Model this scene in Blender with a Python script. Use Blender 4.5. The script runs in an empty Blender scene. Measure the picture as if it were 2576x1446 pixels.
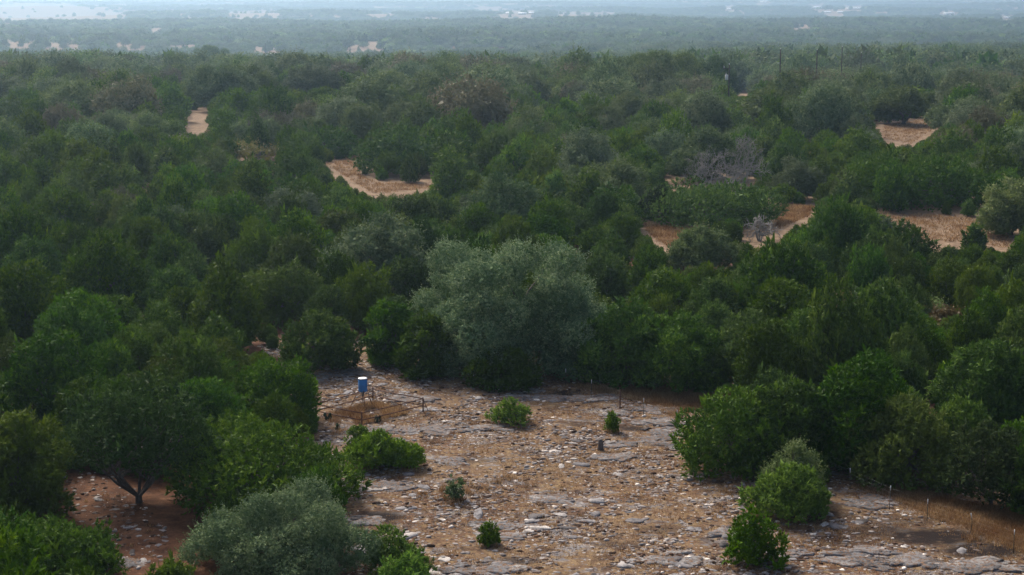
import bpy, math, random
import numpy as np

# ------------------------------------------------------------------ camera, sky, sun, exposure
SC = bpy.context.scene
COL = SC.collection
CAM_Z = 27.0
F = 4359.0                      # focal length in units of a 2575 px wide picture
PITCH = math.atan((723 + 67) / F)
cam_d = bpy.data.cameras.new("camera")
cam_d.sensor_width = 36.0
cam_d.lens = 36.0 * F / 2575.0
cam_d.clip_start = 0.5
cam_d.clip_end = 40000
cam = bpy.data.objects.new("camera", cam_d)
COL.objects.link(cam)
cam.location = (0, 0, CAM_Z)
cam.rotation_euler = (math.pi / 2 - PITCH, 0, 0)
SC.camera = cam

SUN_EL, SUN_AZ = math.radians(41), math.radians(-29)     # azimuth from +Y, negative = left of the view
world = bpy.data.worlds.new("World")
SC.world = world
world.use_nodes = True
wn = world.node_tree
sky = wn.nodes.new("ShaderNodeTexSky")
sky.sky_type = 'NISHITA'
sky.sun_disc = False
sky.sun_elevation = SUN_EL
sky.sun_rotation = SUN_AZ
sky.air_density = 0.8
sky.dust_density = 5.0
sky.ozone_density = 0.6
bg = wn.nodes["Background"]
bg.inputs[1].default_value = 0.07
wn.links.new(sky.outputs[0], bg.inputs[0])

sun_d = bpy.data.lights.new("sun", 'SUN')
sun_d.energy = 1.5
sun_d.angle = math.radians(13)
sun_d.color = (1.0, 0.94, 0.84)
sun = bpy.data.objects.new("sun", sun_d)
COL.objects.link(sun)
sun.location = (-60, 60, 80)
sun.rotation_euler = (math.pi / 2 - SUN_EL, 0, math.pi - SUN_AZ)   # lamp -Z points away from the sun

vs = SC.view_settings
vs.view_transform = 'Standard'
vs.look = 'None'
vs.gamma = 1.0
vs.use_curve_mapping = False
vs.exposure = 1.48
cy = SC.cycles
cy.max_bounces = 5
cy.diffuse_bounces = 3
cy.glossy_bounces = 1
cy.transmission_bounces = 2
cy.volume_bounces = 0
cy.use_denoising = True
HAZE_DENSITY = 0.00016

rng = np.random.default_rng(11)
random.seed(4)

# ------------------------------------------------------------------ geometry of the view (for measuring the photo only)
CP, SP = math.cos(PITCH), math.sin(PITCH)

_PD = np.array([0, 330, 490, 560, 700, 1000, 1500, 1850, 2000, 2600, 3400, 3700, 5500, 11000, 16000], float)
_PZ = np.array([0, 0, -4, -9, -18, -32, -52, -60, -53, -61, -73, -84, -108, -142, -146], float)
_PR = np.array([0, 0, -5, -9, -16, -27.5, -45, -56, -53, -61, -73, -84, -108, -142, -146], float)      # right of the view the land falls away gently


def terrain(x, y):
    x = np.asarray(x, float); y = np.asarray(y, float)
    d = y + 0.10 * np.abs(x) * 0
    t = np.clip(x / np.maximum(y, 50) / .13, 0, 1)
    z = np.interp(d, _PD, _PZ) * (1 - t) + np.interp(d, _PD, _PR) * t
    k = np.clip((y - 150) / 300, 0, 1)
    z = z + k * 0.9 * np.sin(x * 0.021 + 1.3) * np.sin(y * 0.017 + 0.4)
    k2 = np.clip((y - 800) / 900, 0, 1)
    z = z + k2 * (2.2 * np.sin(x * 0.0063 + 0.7) + 1.6 * np.sin(x * 0.011 + y * 0.004))
    k3 = np.clip((y - 2200) / 2000, 0, 1)
    z = z + k3 * (11.0 * np.sin(y * .0042 + x * .0011 + .5) + 7.0 * np.sin(y * .0023 - x * .0019 + 2))
    z = z - 4.0 * np.clip((y - 300) / 190, 0, 1) * np.clip((x + 20) / 130, 0, 1) * np.clip((700 - y) / 200, 0, 1)
    z = z + 0.10 * np.sin(x * 0.33 + 0.5) * np.sin(y * 0.27) + 0.05 * np.sin(x * 0.9 + y * 0.6)
    return z


def ray(u, v):
    x = (u - 1287.5) / F
    t = (723 - v) / F
    return np.array([x, CP + t * SP, -SP + t * CP])


def ground_at(u, v):
    r = ray(u, v)
    lo, hi = 40.0, 15500.0
    ts = np.geomspace(lo, hi, 700)
    P = np.outer(ts, r)
    h = CAM_Z + P[:, 2] - terrain(P[:, 0], P[:, 1])
    i = np.argmax(h < 0)
    if not (h < 0).any():
        i = len(ts) - 1
    a, b = ts[max(i - 1, 0)], ts[i]
    for _ in range(30):
        m = (a + b) / 2
        p = r * m
        if CAM_Z + p[2] - float(terrain(p[0], p[1])) < 0: b = m
        else: a = m
    p = r * b
    return np.array([p[0], p[1], CAM_Z + p[2]])


def z_on_ray(u, v, y):
    r = ray(u, v)
    return CAM_Z + r[2] * y / r[1]


def project(x, y, z):
    x = np.asarray(x, float); y = np.asarray(y, float); z = np.asarray(z, float) - CAM_Z
    dep = y * CP - z * SP
    up = y * SP + z * CP
    return 1287.5 + F * x / dep, 723 - F * up / dep, dep


def in_poly(u, v, poly):
    u = np.asarray(u, float); v = np.asarray(v, float)
    ins = np.zeros(u.shape, bool)
    n = len(poly)
    for i in range(n):
        x1, y1 = poly[i]; x2, y2 = poly[(i + 1) % n]
        if y1 == y2: continue
        c = ((y1 > v) != (y2 > v)) & (u < (x2 - x1) * (v - y1) / (y2 - y1) + x1)
        ins ^= c
    return ins


# ground that the photograph shows open, outlined in the photo
MAIN = [(905, 872), (945, 905), (1010, 945), (1100, 965), (1200, 985), (1330, 988), (1420, 968), (1560, 972), (1700, 980),
        (1850, 998), (1800, 1010), (1720, 1040), (1700, 1100), (1705, 1195), (1800, 1215), (1900, 1235), (2085, 1225),
        (2200, 1225), (2370, 1240), (2420, 1290), (2575, 1300), (2640, 1500), (1090, 1520), (920, 1400), (890, 1330),
        (905, 1260), (890, 1200), (830, 1100), (805, 1070), (800, 1000), (780, 970), (700, 915), (720, 900), (870, 880)]
LEFT = [(180, 1190), (260, 1200), (300, 1290), (430, 1290), (500, 1340), (520, 1400), (470, 1440), (300, 1440), (270, 1370), (180, 1330), (150, 1260)]
MID = [
    [(820, 412), (890, 398), (884, 368), (897, 370), (908, 440), (950, 460), (1080, 464), (1148, 462), (1140, 473), (1080, 476), (940, 487), (895, 462)],
    [(1610, 560), (1700, 572), (1785, 578), (1770, 600), (1690, 625), (1650, 602)],
    [(1950, 513), (2050, 520), (2030, 545), (1955, 575)],
    [(2210, 538), (2330, 538), (2480, 553), (2540, 590), (2540, 628), (2480, 615), (2320, 603)],
    [(2222, 314), (2355, 296), (2340, 330), (2290, 362), (2222, 348)],
    [(478, 284), (508, 277), (514, 300), (506, 312), (518, 325), (490, 333), (466, 327), (482, 306)],
    [(1855, 222), (1880, 222), (1880, 240), (1855, 240)],
    [(228, 592), (250, 605), (248, 625), (236, 622)],
    [(2010, 378), (2040, 376), (2040, 386), (2010, 386)],
]
FAR = [
    [(20, 96), (80, 88), (170, 86), (205, 108), (120, 122), (20, 122)],
    [(295, 106), (355, 106), (352, 126), (300, 126)],
    [(865, 122), (940, 104), (950, 126), (868, 128)],
    [(640, 120), (700, 124), (690, 130), (640, 128)],
    [(0, 14), (160, 10), (310, 36), (308, 46), (60, 48), (0, 58)],
    [(575, 30), (690, 27), (700, 36), (590, 44)],
    [(1205, 17), (1262, 19), (1260, 27), (1205, 26)],
    [(1268, 36), (1335, 34), (1338, 46), (1268, 46)],
    [(1405, 33), (1540, 31), (1540, 38), (1405, 39)],
    [(2000, 64), (2027, 62), (2027, 74), (2000, 74)],
    [(2120, 140), (2150, 134), (2152, 146), (2118, 147)],
    [(940, 36), (985, 34), (985, 40), (945, 41)], [(380, 72), (406, 70), (410, 80), (384, 81)], 
]

for (_u, _v, _w) in [(1282, 31, 20), (1314, 32, 20), (1336, 31, 13), (2054, 17, 20), (2078, 29, 24), (2112, 29, 14), (2146, 20, 36), (1833, 22, 11), (2386, 32, 25), (2534, 43, 20), (1920, 4, 16), (690, 136, 22)]:
    FAR.append([(_u - _w / 2 - 2, _v - 5), (_u + _w / 2 + 2, _v - 5), (_u + _w / 2 + 2, _v + 6), (_u - _w / 2 - 2, _v + 6)])      # yards kept open round the far buildings

# ------------------------------------------------------------------ helpers
def mesh_of(name, V, T, mats, mi=None, smooth=False, tone=None):
    V = np.ascontiguousarray(V, np.float32); T = np.ascontiguousarray(T, np.int32)
    me = bpy.data.meshes.new(name)
    me.vertices.add(len(V)); me.vertices.foreach_set("co", V.ravel())
    me.loops.add(T.size); me.loops.foreach_set("vertex_index", T.ravel())
    me.polygons.add(len(T)); me.polygons.foreach_set("loop_start", np.arange(0, T.size, 3, dtype=np.int32))
    for m in (mats if isinstance(mats, (list, tuple)) else [mats]): me.materials.append(m)
    if mi is not None: me.polygons.foreach_set("material_index", np.ascontiguousarray(mi, np.int32))
    if smooth: me.polygons.foreach_set("use_smooth", np.ones(len(T), bool))
    me.update(calc_edges=True)
    if tone is not None:
        a = me.attributes.new("tone", 'FLOAT', 'POINT'); a.data.foreach_set("value", np.ascontiguousarray(tone, np.float32))
    return me


def link(name, data, parent=None, loc=(0, 0, 0), rot=(0, 0, 0), scl=(1, 1, 1)):
    o = bpy.data.objects.new(name, data)
    COL.objects.link(o)
    o.location = loc; o.rotation_euler = rot; o.scale = scl
    if parent is not None: o.parent = parent
    return o


def tag(o, label=None, cat=None, group=None, kind=None):
    if label: o["label"] = label
    if cat: o["category"] = cat
    if group: o["group"] = group
    if kind: o["kind"] = kind
    return o


class MB:
    """collects triangles"""
    def __init__(s): s.v = []; s.t = []; s.m = []; s.n = 0
    def add(s, V, T, mi=0):
        V = np.asarray(V, float); T = np.asarray(T, int)
        s.v.append(V); s.t.append(T + s.n); s.m.append(np.full(len(T), mi)); s.n += len(V)
    def tube(s, P, R, n=6, mi=0, caps=True):
        P = np.asarray(P, float); R = np.asarray(R, float)
        k = len(P); V = []
        for i in range(k):
            d = P[min(i + 1, k - 1)] - P[max(i - 1, 0)]
            d = d / (np.linalg.norm(d) + 1e-9)
            a = np.cross(d, [0.31, 0.95, 0.05] if abs(d[1]) < 0.9 else [1, 0, 0]); a /= np.linalg.norm(a) + 1e-9
            b = np.cross(d, a)
            for j in range(n):
                t = 2 * math.pi * j / n
                V.append(P[i] + R[i] * (a * math.cos(t) + b * math.sin(t)))
        T = []
        for i in range(k - 1):
            for j in range(n):
                p, q = i * n + j, i * n + (j + 1) % n
                T += [(p, q, q + n), (p, q + n, p + n)]
        if caps:
            V.append(P[0]); V.append(P[-1])
            for j in range(n):
                T.append((k * n, (j + 1) % n, j)); T.append((k * n + 1, (k - 1) * n + j, (k - 1) * n + (j + 1) % n))
        s.add(V, T, mi)
    def box(s, c, h, rz=0.0, mi=0):
        c = np.asarray(c, float); V = []
        for sx in (-1, 1):
            for sy in (-1, 1):
                for sz in (-1, 1):
                    x, y = sx * h[0], sy * h[1]
                    V.append(c + [x * math.cos(rz) - y * math.sin(rz), x * math.sin(rz) + y * math.cos(rz), sz * h[2]])
        T = [(0, 1, 3), (0, 3, 2), (4, 6, 7), (4, 7, 5), (0, 4, 5), (0, 5, 1), (2, 3, 7), (2, 7, 6), (0, 2, 6), (0, 6, 4), (1, 5, 7), (1, 7, 3)]
        s.add(V, T, mi)
    def lathe(s, prof, n=24, mi=0, c=(0, 0, 0)):
        V = []; T = []
        for r, z in prof:
            for j in range(n):
                t = 2 * math.pi * j / n
                V.append((c[0] + r * math.cos(t), c[1] + r * math.sin(t), c[2] + z))
        for i in range(len(prof) - 1):
            for j in range(n):
                p, q = i * n + j, i * n + (j + 1) % n
                T += [(p, q, q + n), (p, q + n, p + n)]
        s.add(V, T, mi)
    def mesh(s, name, mats, smooth=False):
        return mesh_of(name, np.vstack(s.v), np.vstack(s.t), mats, np.concatenate(s.m), smooth)


# ------------------------------------------------------------------ materials
def nodes_of(name):
    m = bpy.data.materials.new(name); m.use_nodes = True
    nt = m.node_tree; nt.nodes.clear()
    out = nt.nodes.new("ShaderNodeOutputMaterial")
    return m, nt, out


def N(nt, kind, **kw):
    n = nt.nodes.new("ShaderNode" + kind)
    for k, v in kw.items():
        if k.startswith("i_"): n.inputs[int(k[2:])].default_value = v
        else: setattr(n, k, v)
    return n


def ramp(nt, fac, stops):
    r = N(nt, "ValToRGB")
    el = r.color_ramp.elements
    while len(el) < len(stops): el.new(0.5)
    for e, (p, c) in zip(el, stops):
        e.position = p; e.color = (*c, 1)
    nt.links.new(fac, r.inputs[0])
    return r.outputs[0]


def mixc(nt, fac, a, b, mode='MIX'):
    n = N(nt, "Mix", data_type='RGBA', blend_type=mode)
    if hasattr(fac, "is_output"): nt.links.new(fac, n.inputs[0])
    else: n.inputs[0].default_value = fac
    for s, i in ((a, 6), (b, 7)):
        if hasattr(s, "is_output"): nt.links.new(s, n.inputs[i])
        else: n.inputs[i].default_value = (*s, 1)
    return n.outputs[2]


def mth(nt, op, a, b=None, clamp=False):
    n = N(nt, "Math", operation=op, use_clamp=clamp)
    for i, s in enumerate((a, b)):
        if s is None: continue
        if hasattr(s, "is_output"): nt.links.new(s, n.inputs[i])
        else: n.inputs[i].default_value = s
    return n.outputs[0]


def noise(nt, vec, scale, detail=4, rough=0.55, out=0):
    n = N(nt, "TexNoise"); n.inputs["Scale"].default_value = scale
    n.inputs["Detail"].default_value = detail; n.inputs["Roughness"].default_value = rough
    nt.links.new(vec, n.inputs["Vector"])
    return n.outputs[out]


def leaf_mat(name, tones, alt=None, gloss=0.25, rough=0.55, trans=0.28):
    """tones: dark..light leaf colours picked leaf by leaf, shifted tree by tree"""
    m, nt, out = nodes_of(name)
    g = N(nt, "NewGeometry"); oi = N(nt, "ObjectInfo")
    at = N(nt, "Attribute", attribute_name="tone")
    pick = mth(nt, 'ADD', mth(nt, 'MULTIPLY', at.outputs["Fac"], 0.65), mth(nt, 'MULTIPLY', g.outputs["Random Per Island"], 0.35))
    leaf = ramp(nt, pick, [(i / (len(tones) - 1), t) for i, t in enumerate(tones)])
    if alt:
        f = ramp(nt, oi.outputs["Random"], [(0.0, (0, 0, 0)), (0.55, (0.05,) * 3), (1.0, (0.55,) * 3)])
        leaf = mixc(nt, f, leaf, alt)
    hsv = N(nt, "HueSaturation")
    r2 = mth(nt, 'FRACT', mth(nt, 'MULTIPLY', oi.outputs["Random"], 17.31))
    r3 = mth(nt, 'FRACT', mth(nt, 'MULTIPLY', oi.outputs["Random"], 53.77))
    nt.links.new(mth(nt, 'ADD', mth(nt, 'MULTIPLY', r2, 0.030), 0.485), hsv.inputs["Hue"])
    nt.links.new(mth(nt, 'ADD', mth(nt, 'MULTIPLY', r3, 0.62), 0.74), hsv.inputs["Value"])
    nt.links.new(mth(nt, 'ADD', mth(nt, 'MULTIPLY', mth(nt, 'FRACT', mth(nt, 'MULTIPLY', oi.outputs["Random"], 91.7)), 0.26), 0.90), hsv.inputs["Saturation"])
    nt.links.new(leaf, hsv.inputs["Color"])
    bs = N(nt, "BsdfPrincipled"); nt.links.new(hsv.outputs[0], bs.inputs["Base Color"])
    bs.inputs["Roughness"].default_value = rough
    bs.inputs["Specular IOR Level"].default_value = gloss
    tr = N(nt, "BsdfTranslucent"); nt.links.new(hsv.outputs[0], tr.inputs[0])
    mx = N(nt, "MixShader"); mx.inputs[0].default_value = trans
    nt.links.new(bs.outputs[0], mx.inputs[1]); nt.links.new(tr.outputs[0], mx.inputs[2])
    nt.links.new(mx.outputs[0], out.inputs[0])
    return m


def simple_mat(name, a, b, scale=6.0, rough=0.85, spec=0.25, bump=0.0, stretch=(1, 1, 1), metal=0.0):
    m, nt, out = nodes_of(name)
    tc = N(nt, "TexCoord"); mp = N(nt, "Mapping"); mp.inputs["Scale"].default_value = stretch
    nt.links.new(tc.outputs["Object"], mp.inputs[0])
    nz = noise(nt, mp.outputs[0], scale, 6, 0.65)
    c = ramp(nt, nz, [(0.3, a), (0.7, b)])
    bs = N(nt, "BsdfPrincipled"); nt.links.new(c, bs.inputs["Base Color"])
    bs.inputs["Roughness"].default_value = rough; bs.inputs["Specular IOR Level"].default_value = spec
    bs.inputs["Metallic"].default_value = metal
    if bump:
        bp = N(nt, "Bump"); bp.inputs["Distance"].default_value = bump
        nt.links.new(nz, bp.inputs["Height"]); nt.links.new(bp.outputs[0], bs.inputs["Normal"])
    nt.links.new(bs.outputs[0], out.inputs[0])
    return m


M = {}
M["juniper"] = leaf_mat("juniper_foliage", [(0.013, 0.034, 0.004), (0.052, 0.108, 0.010), (0.155, 0.240, 0.024)], alt=(0.090, 0.120, 0.014), gloss=0.06, rough=0.6, trans=0.22)
M["juniper_dark"] = leaf_mat("shaded_juniper_foliage", [(0.010, 0.022, 0.006), (0.032, 0.060, 0.014), (0.085, 0.125, 0.038)], gloss=0.05, rough=0.6, trans=0.2)  # darker, greyer leaf colour of the open and half-open junipers
M["juniper_young"] = leaf_mat("young_juniper_foliage", [(0.040, 0.082, 0.010), (0.095, 0.170, 0.018), (0.180, 0.275, 0.032)], gloss=0.06, rough=0.6, trans=0.25)
M["oak"] = leaf_mat("oak_foliage", [(0.028, 0.058, 0.024), (0.090, 0.136, 0.058), (0.205, 0.245, 0.115)], alt=(0.125, 0.150, 0.065), gloss=0.06, rough=0.7, trans=0.2)
M["oak_silver"] = leaf_mat("silvery_oak_foliage", [(0.022, 0.056, 0.026), (0.088, 0.146, 0.070), (0.280, 0.330, 0.180)], gloss=0.06, rough=0.7, trans=0.2)
M["oak_dark"] = leaf_mat("oak_dark_foliage", [(0.020, 0.046, 0.015), (0.076, 0.124, 0.040), (0.190, 0.240, 0.085)], alt=(0.11, 0.135, 0.05), gloss=0.05, rough=0.7, trans=0.25)
M["oak_tan"] = leaf_mat("oak_tan_foliage", [(0.050, 0.060, 0.032), (0.110, 0.115, 0.062), (0.20, 0.185, 0.11)], alt=(0.13, 0.12, 0.06), gloss=0.05, trans=0.2)
M["oak_light"] = leaf_mat("oak_light_foliage", [(0.070, 0.120, 0.030), (0.16, 0.23, 0.065), (0.28, 0.34, 0.125)], gloss=0.05, trans=0.3)
M["yellow"] = leaf_mat("yellow_foliage", [(0.11, 0.10, 0.028), (0.19, 0.17, 0.055), (0.28, 0.26, 0.10)], gloss=0.2, trans=0.3)
M["brown"] = leaf_mat("brown_foliage", [(0.055, 0.036, 0.016), (0.105, 0.070, 0.030), (0.17, 0.12, 0.055)], gloss=0.2, trans=0.25)
M["bark"] = simple_mat("juniper_bark", (0.045, 0.035, 0.030), (0.16, 0.13, 0.115), 9, bump=0.02, stretch=(1, 1, 0.2))
M["deadwood"] = simple_mat("weathered_wood", (0.15, 0.142, 0.132), (0.28, 0.265, 0.25), 5, bump=0.01, stretch=(1, 1, 0.25))
M["rust"] = simple_mat("rusted_steel", (0.050, 0.022, 0.016), (0.17, 0.075, 0.045), 14, 0.75, 0.3)
M["steel"] = simple_mat("galvanised_steel", (0.20, 0.20, 0.20), (0.32, 0.32, 0.32), 12, 0.5, 0.4, metal=0.5)
M["post_green"] = simple_mat("dark_post_paint", (0.030, 0.034, 0.026), (0.085, 0.075, 0.055), 12, 0.7, 0.3)
M["white_paint"] = simple_mat("white_paint", (0.50, 0.50, 0.50), (0.62, 0.62, 0.62), 10, 0.5, 0.3)
M["blue_drum"] = simple_mat("blue_drum_plastic", (0.025, 0.165, 0.44), (0.045, 0.225, 0.54), 3, 0.42, 0.4, stretch=(1, 1, 0.3))
M["lid"] = simple_mat("white_lid", (0.78, 0.78, 0.78), (0.83, 0.83, 0.83), 5, 0.45, 0.4)
M["black"] = simple_mat("black_band", (0.012, 0.012, 0.013), (0.03, 0.03, 0.03), 8, 0.6)
M["pole"] = simple_mat("creosote_pole", (0.020, 0.016, 0.014), (0.065, 0.05, 0.04), 5, 0.85, stretch=(1, 1, 0.15))
M["wall"] = simple_mat("house_wall", (0.50, 0.48, 0.44), (0.62, 0.60, 0.56), 0.8)
M["wall_b"] = simple_mat("barn_wall", (0.36, 0.26, 0.20), (0.46, 0.35, 0.28), 0.8)
M["roof"] = simple_mat("pale_metal_roof", (0.68, 0.69, 0.70), (0.80, 0.80, 0.80), 0.6, 0.4, 0.5, stretch=(6, 0.4, 1))
M["roof_g"] = simple_mat("grey_metal_roof", (0.40, 0.41, 0.43), (0.52, 0.53, 0.55), 0.6, 0.4, 0.5, stretch=(6, 0.4, 1))
M["dark_glass"] = simple_mat("dark_window_glass", (0.02, 0.025, 0.03), (0.04, 0.045, 0.05), 1, 0.1, 0.6)
M["pear"] = simple_mat("cactus_skin", (0.030, 0.050, 0.024), (0.065, 0.092, 0.048), 6, 0.8, 0.1)


def stone_mat(name, tones, soil=False):
    m, nt, out = nodes_of(name)
    g = N(nt, "NewGeometry"); oi = N(nt, "ObjectInfo"); tc = N(nt, "TexCoord")
    r = mth(nt, 'FRACT', mth(nt, 'ADD', g.outputs["Random Per Island"], oi.outputs["Random"]))
    base = ramp(nt, r, tones)
    n1 = noise(nt, g.outputs["Position"], 2.2, 8, 0.7)
    n2 = noise(nt, g.outputs["Position"], 14.0, 5, 0.7)
    lich = ramp(nt, n1, [(0.36, (0.38, 0.37, 0.38)), (0.50, (1, 1, 1)), (0.64, (1.30, 1.28, 1.25)), (0.74, (1.55, 1.5, 1.45))])
    c = mixc(nt, 1.0, base, lich, 'MULTIPLY')
    sp = ramp(nt, n2, [(0.30, (0.35, 0.34, 0.34)), (0.48, (1, 1, 1))])
    c = mixc(nt, 0.7, c, mixc(nt, 1.0, c, sp, 'MULTIPLY'))
    if soil:                                               # soil lying in the pits and joints
        n3 = noise(nt, g.outputs["Position"], 4.5, 7, 0.72)
        pit = ramp(nt, n3, [(0.44, (1, 1, 1)), (0.50, (0, 0, 0))])
        c = mixc(nt, pit, c, ramp(nt, n2, [(0.35, (0.06, 0.035, 0.025)), (0.6, (0.22, 0.135, 0.085))]))
    bs = N(nt, "BsdfPrincipled"); nt.links.new(c, bs.inputs["Base Color"])
    bs.inputs["Roughness"].default_value = 0.9; bs.inputs["Specular IOR Level"].default_value = 0.1
    bp = N(nt, "Bump"); bp.inputs["Distance"].default_value = 0.05; bp.inputs["Strength"].default_value = 0.8
    nt.links.new(n1, bp.inputs["Height"]); nt.links.new(bp.outputs[0], bs.inputs["Normal"])
    nt.links.new(bs.outputs[0], out.inputs[0])
    return m


M["stone"] = stone_mat("limestone", [(0.0, (0.07, 0.062, 0.06)), (0.2, (0.15, 0.14, 0.142)), (0.65, (0.23, 0.22, 0.225)), (0.90, (0.31, 0.29, 0.28)), (0.99, (0.50, 0.46, 0.42))])
M["chips"] = stone_mat("limestone_chips", [(0.0, (0.030, 0.018, 0.013)), (0.30, (0.10, 0.055, 0.035)), (0.50, (0.17, 0.145, 0.135)), (0.80, (0.26, 0.235, 0.225)), (0.94, (0.40, 0.36, 0.33)), (1.0, (0.80, 0.72, 0.64))])
M["slab"] = stone_mat("limestone_slab", soil=True, tones= [(0.0, (0.11, 0.106, 0.107)), (0.6, (0.165, 0.158, 0.16)), (0.9, (0.22, 0.21, 0.206)), (1.0, (0.34, 0.32, 0.30))])


def grass_mat(name, tones):
    m, nt, out = nodes_of(name)
    g = N(nt, "NewGeometry")
    c = ramp(nt, g.outputs["Random Per Island"], [(i / (len(tones) - 1), t) for i, t in enumerate(tones)])
    n1 = noise(nt, g.outputs["Position"], 0.35, 4, 0.6)
    c = mixc(nt, 1.0, c, ramp(nt, n1, [(0.35, (0.65, 0.52, 0.45)), (0.62, (1.12, 1.08, 1.0))]), 'MULTIPLY')
    d = N(nt, "BsdfDiffuse"); nt.links.new(c, d.inputs[0])
    t = N(nt, "BsdfTranslucent"); nt.links.new(c, t.inputs[0])
    mx = N(nt, "MixShader"); mx.inputs[0].default_value = 0.3
    nt.links.new(d.outputs[0], mx.inputs[1]); nt.links.new(t.outputs[0], mx.inputs[2])
    nt.links.new(mx.outputs[0], out.inputs[0])
    return m


M["grass"] = grass_mat("dry_grass", [(0.14, 0.076, 0.036), (0.26, 0.158, 0.080), (0.38, 0.255, 0.138), (0.46, 0.35, 0.205)])

# ground: soil, litter, dry grass, limestone showing through, dark humus patches
def ground_material():
    m, nt, out = nodes_of("ground_soil")
    g = N(nt, "NewGeometry"); P = g.outputs["Position"]
    def attr(n):
        a = N(nt, "Attribute", attribute_name=n); return a.outputs["Fac"]
    rocky, dark, meadow = attr("rocky"), attr("dark"), attr("meadow")
    n_big = noise(nt, P, 0.10, 5, 0.6); n_mid = noise(nt, P, 0.9, 7, 0.68); n_fine = noise(nt, P, 7.0, 6, 0.75)
    litter = ramp(nt, n_mid, [(0.30, (0.045, 0.020, 0.012)), (0.50, (0.105, 0.048, 0.026)), (0.70, (0.17, 0.085, 0.045))])
    tan = ramp(nt, n_mid, [(0.30, (0.085, 0.044, 0.028)), (0.45, (0.152, 0.095, 0.056)), (0.62, (0.21, 0.142, 0.083)), (0.75, (0.245, 0.182, 0.11))])
    rock_soil = mixc(nt, ramp(nt, n_big, [(0.36, (0.25,) * 3), (0.60, (0.95,) * 3)]), litter, tan)
    mp = N(nt, "Mapping"); mp.inputs["Scale"].default_value = (0.45, 1.0, 1.0); nt.links.new(P, mp.inputs[0])
    vor = noise(nt, mp.outputs[0], 0.55, 9, 0.72)
    limestone = ramp(nt, n_mid, [(0.30, (0.085, 0.078, 0.078)), (0.5, (0.175, 0.165, 0.168)), (0.72, (0.27, 0.255, 0.25))])
    rk = mth(nt, 'MULTIPLY', ramp(nt, vor, [(0.53, (0, 0, 0)), (0.60, (1, 1, 1))]), rocky, clamp=True)
    c = mixc(nt, rocky, litter, rock_soil)
    c = mixc(nt, rk, c, limestone)
    vo = N(nt, "TexVoronoi"); vo.inputs["Scale"].default_value = 5.0; nt.links.new(P, vo.inputs["Vector"])
    sx = N(nt, "SeparateColor"); nt.links.new(vo.outputs["Color"], sx.inputs[0])
    grav = ramp(nt, sx.outputs[1], [(0.0, (0.030, 0.018, 0.013)), (0.35, (0.085, 0.055, 0.040)), (0.55, (0.17, 0.155, 0.15)), (0.85, (0.29, 0.27, 0.255)), (1.0, (0.50, 0.45, 0.40))])
    gm = mth(nt, 'MULTIPLY', mth(nt, 'LESS_THAN', vo.outputs["Distance"], 0.42), mth(nt, 'LESS_THAN', sx.outputs[0], mth(nt, 'MULTIPLY', ramp(nt, n_big, [(0.35, (.75,) * 3), (0.65, (.30,) * 3)]), rocky)))
    c = mixc(nt, gm, c, grav)
    straw = ramp(nt, noise(nt, P, 2.6, 5, .7), [(0.50, (0, 0, 0)), (0.62, (.75,) * 3)])
    c = mixc(nt, mth(nt, 'MULTIPLY', straw, rocky), c, (0.26, 0.180, 0.090))
    lit = ramp(nt, noise(nt, P, 0.55, 9, .74), [(0.53, (0, 0, 0)), (0.62, (.85,) * 3)])
    c = mixc(nt, mth(nt, 'MULTIPLY', lit, rocky), c, ramp(nt, n_fine, [(0.35, (0.022, 0.013, 0.010)), (0.65, (0.085, 0.045, 0.028))]))
    mead = ramp(nt, n_mid, [(0.28, (0.105, 0.070, 0.044)), (0.5, (0.205, 0.140, 0.090)), (0.72, (0.30, 0.225, 0.145))])
    c = mixc(nt, meadow, c, mead)
    fleck = ramp(nt, n_fine, [(0.30, (0.42, 0.38, 0.36)), (0.48, (1, 1, 1)), (0.70, (1.3, 1.25, 1.2))])
    c = mixc(nt, 0.9, c, mixc(nt, 1.0, c, fleck, 'MULTIPLY'))
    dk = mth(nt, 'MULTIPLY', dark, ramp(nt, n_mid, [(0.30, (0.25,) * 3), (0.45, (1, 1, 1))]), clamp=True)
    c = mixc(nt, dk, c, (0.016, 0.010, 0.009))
    bs = N(nt, "BsdfPrincipled"); nt.links.new(c, bs.inputs["Base Color"])
    bs.inputs["Roughness"].default_value = 0.95; bs.inputs["Specular IOR Level"].default_value = 0.1
    bp = N(nt, "Bump"); bp.inputs["Distance"].default_value = 0.12; bp.inputs["Strength"].default_value = 0.9
    nt.links.new(mth(nt, 'ADD', n_mid, mth(nt, 'MULTIPLY', n_fine, 0.5)), bp.inputs["Height"]); nt.links.new(bp.outputs[0], bs.inputs["Normal"])
    nt.links.new(bs.outputs[0], out.inputs[0])
    return m


M["ground"] = ground_material()

# ------------------------------------------------------------------ ground sheet
def axis_lines(lo, hi, near_lo, near_hi, step, grow, cap=1e9):
    a = list(np.arange(near_lo, near_hi, step)); s = step; x = near_hi
    while x < hi: a.append(x); s = min(s * grow, cap); x += s
    a.append(hi); s = step; x = near_lo - step
    while x > lo: a.insert(0, x); s = min(s * grow, cap); x -= s
    a.insert(0, lo)
    return np.array(a)


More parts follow.
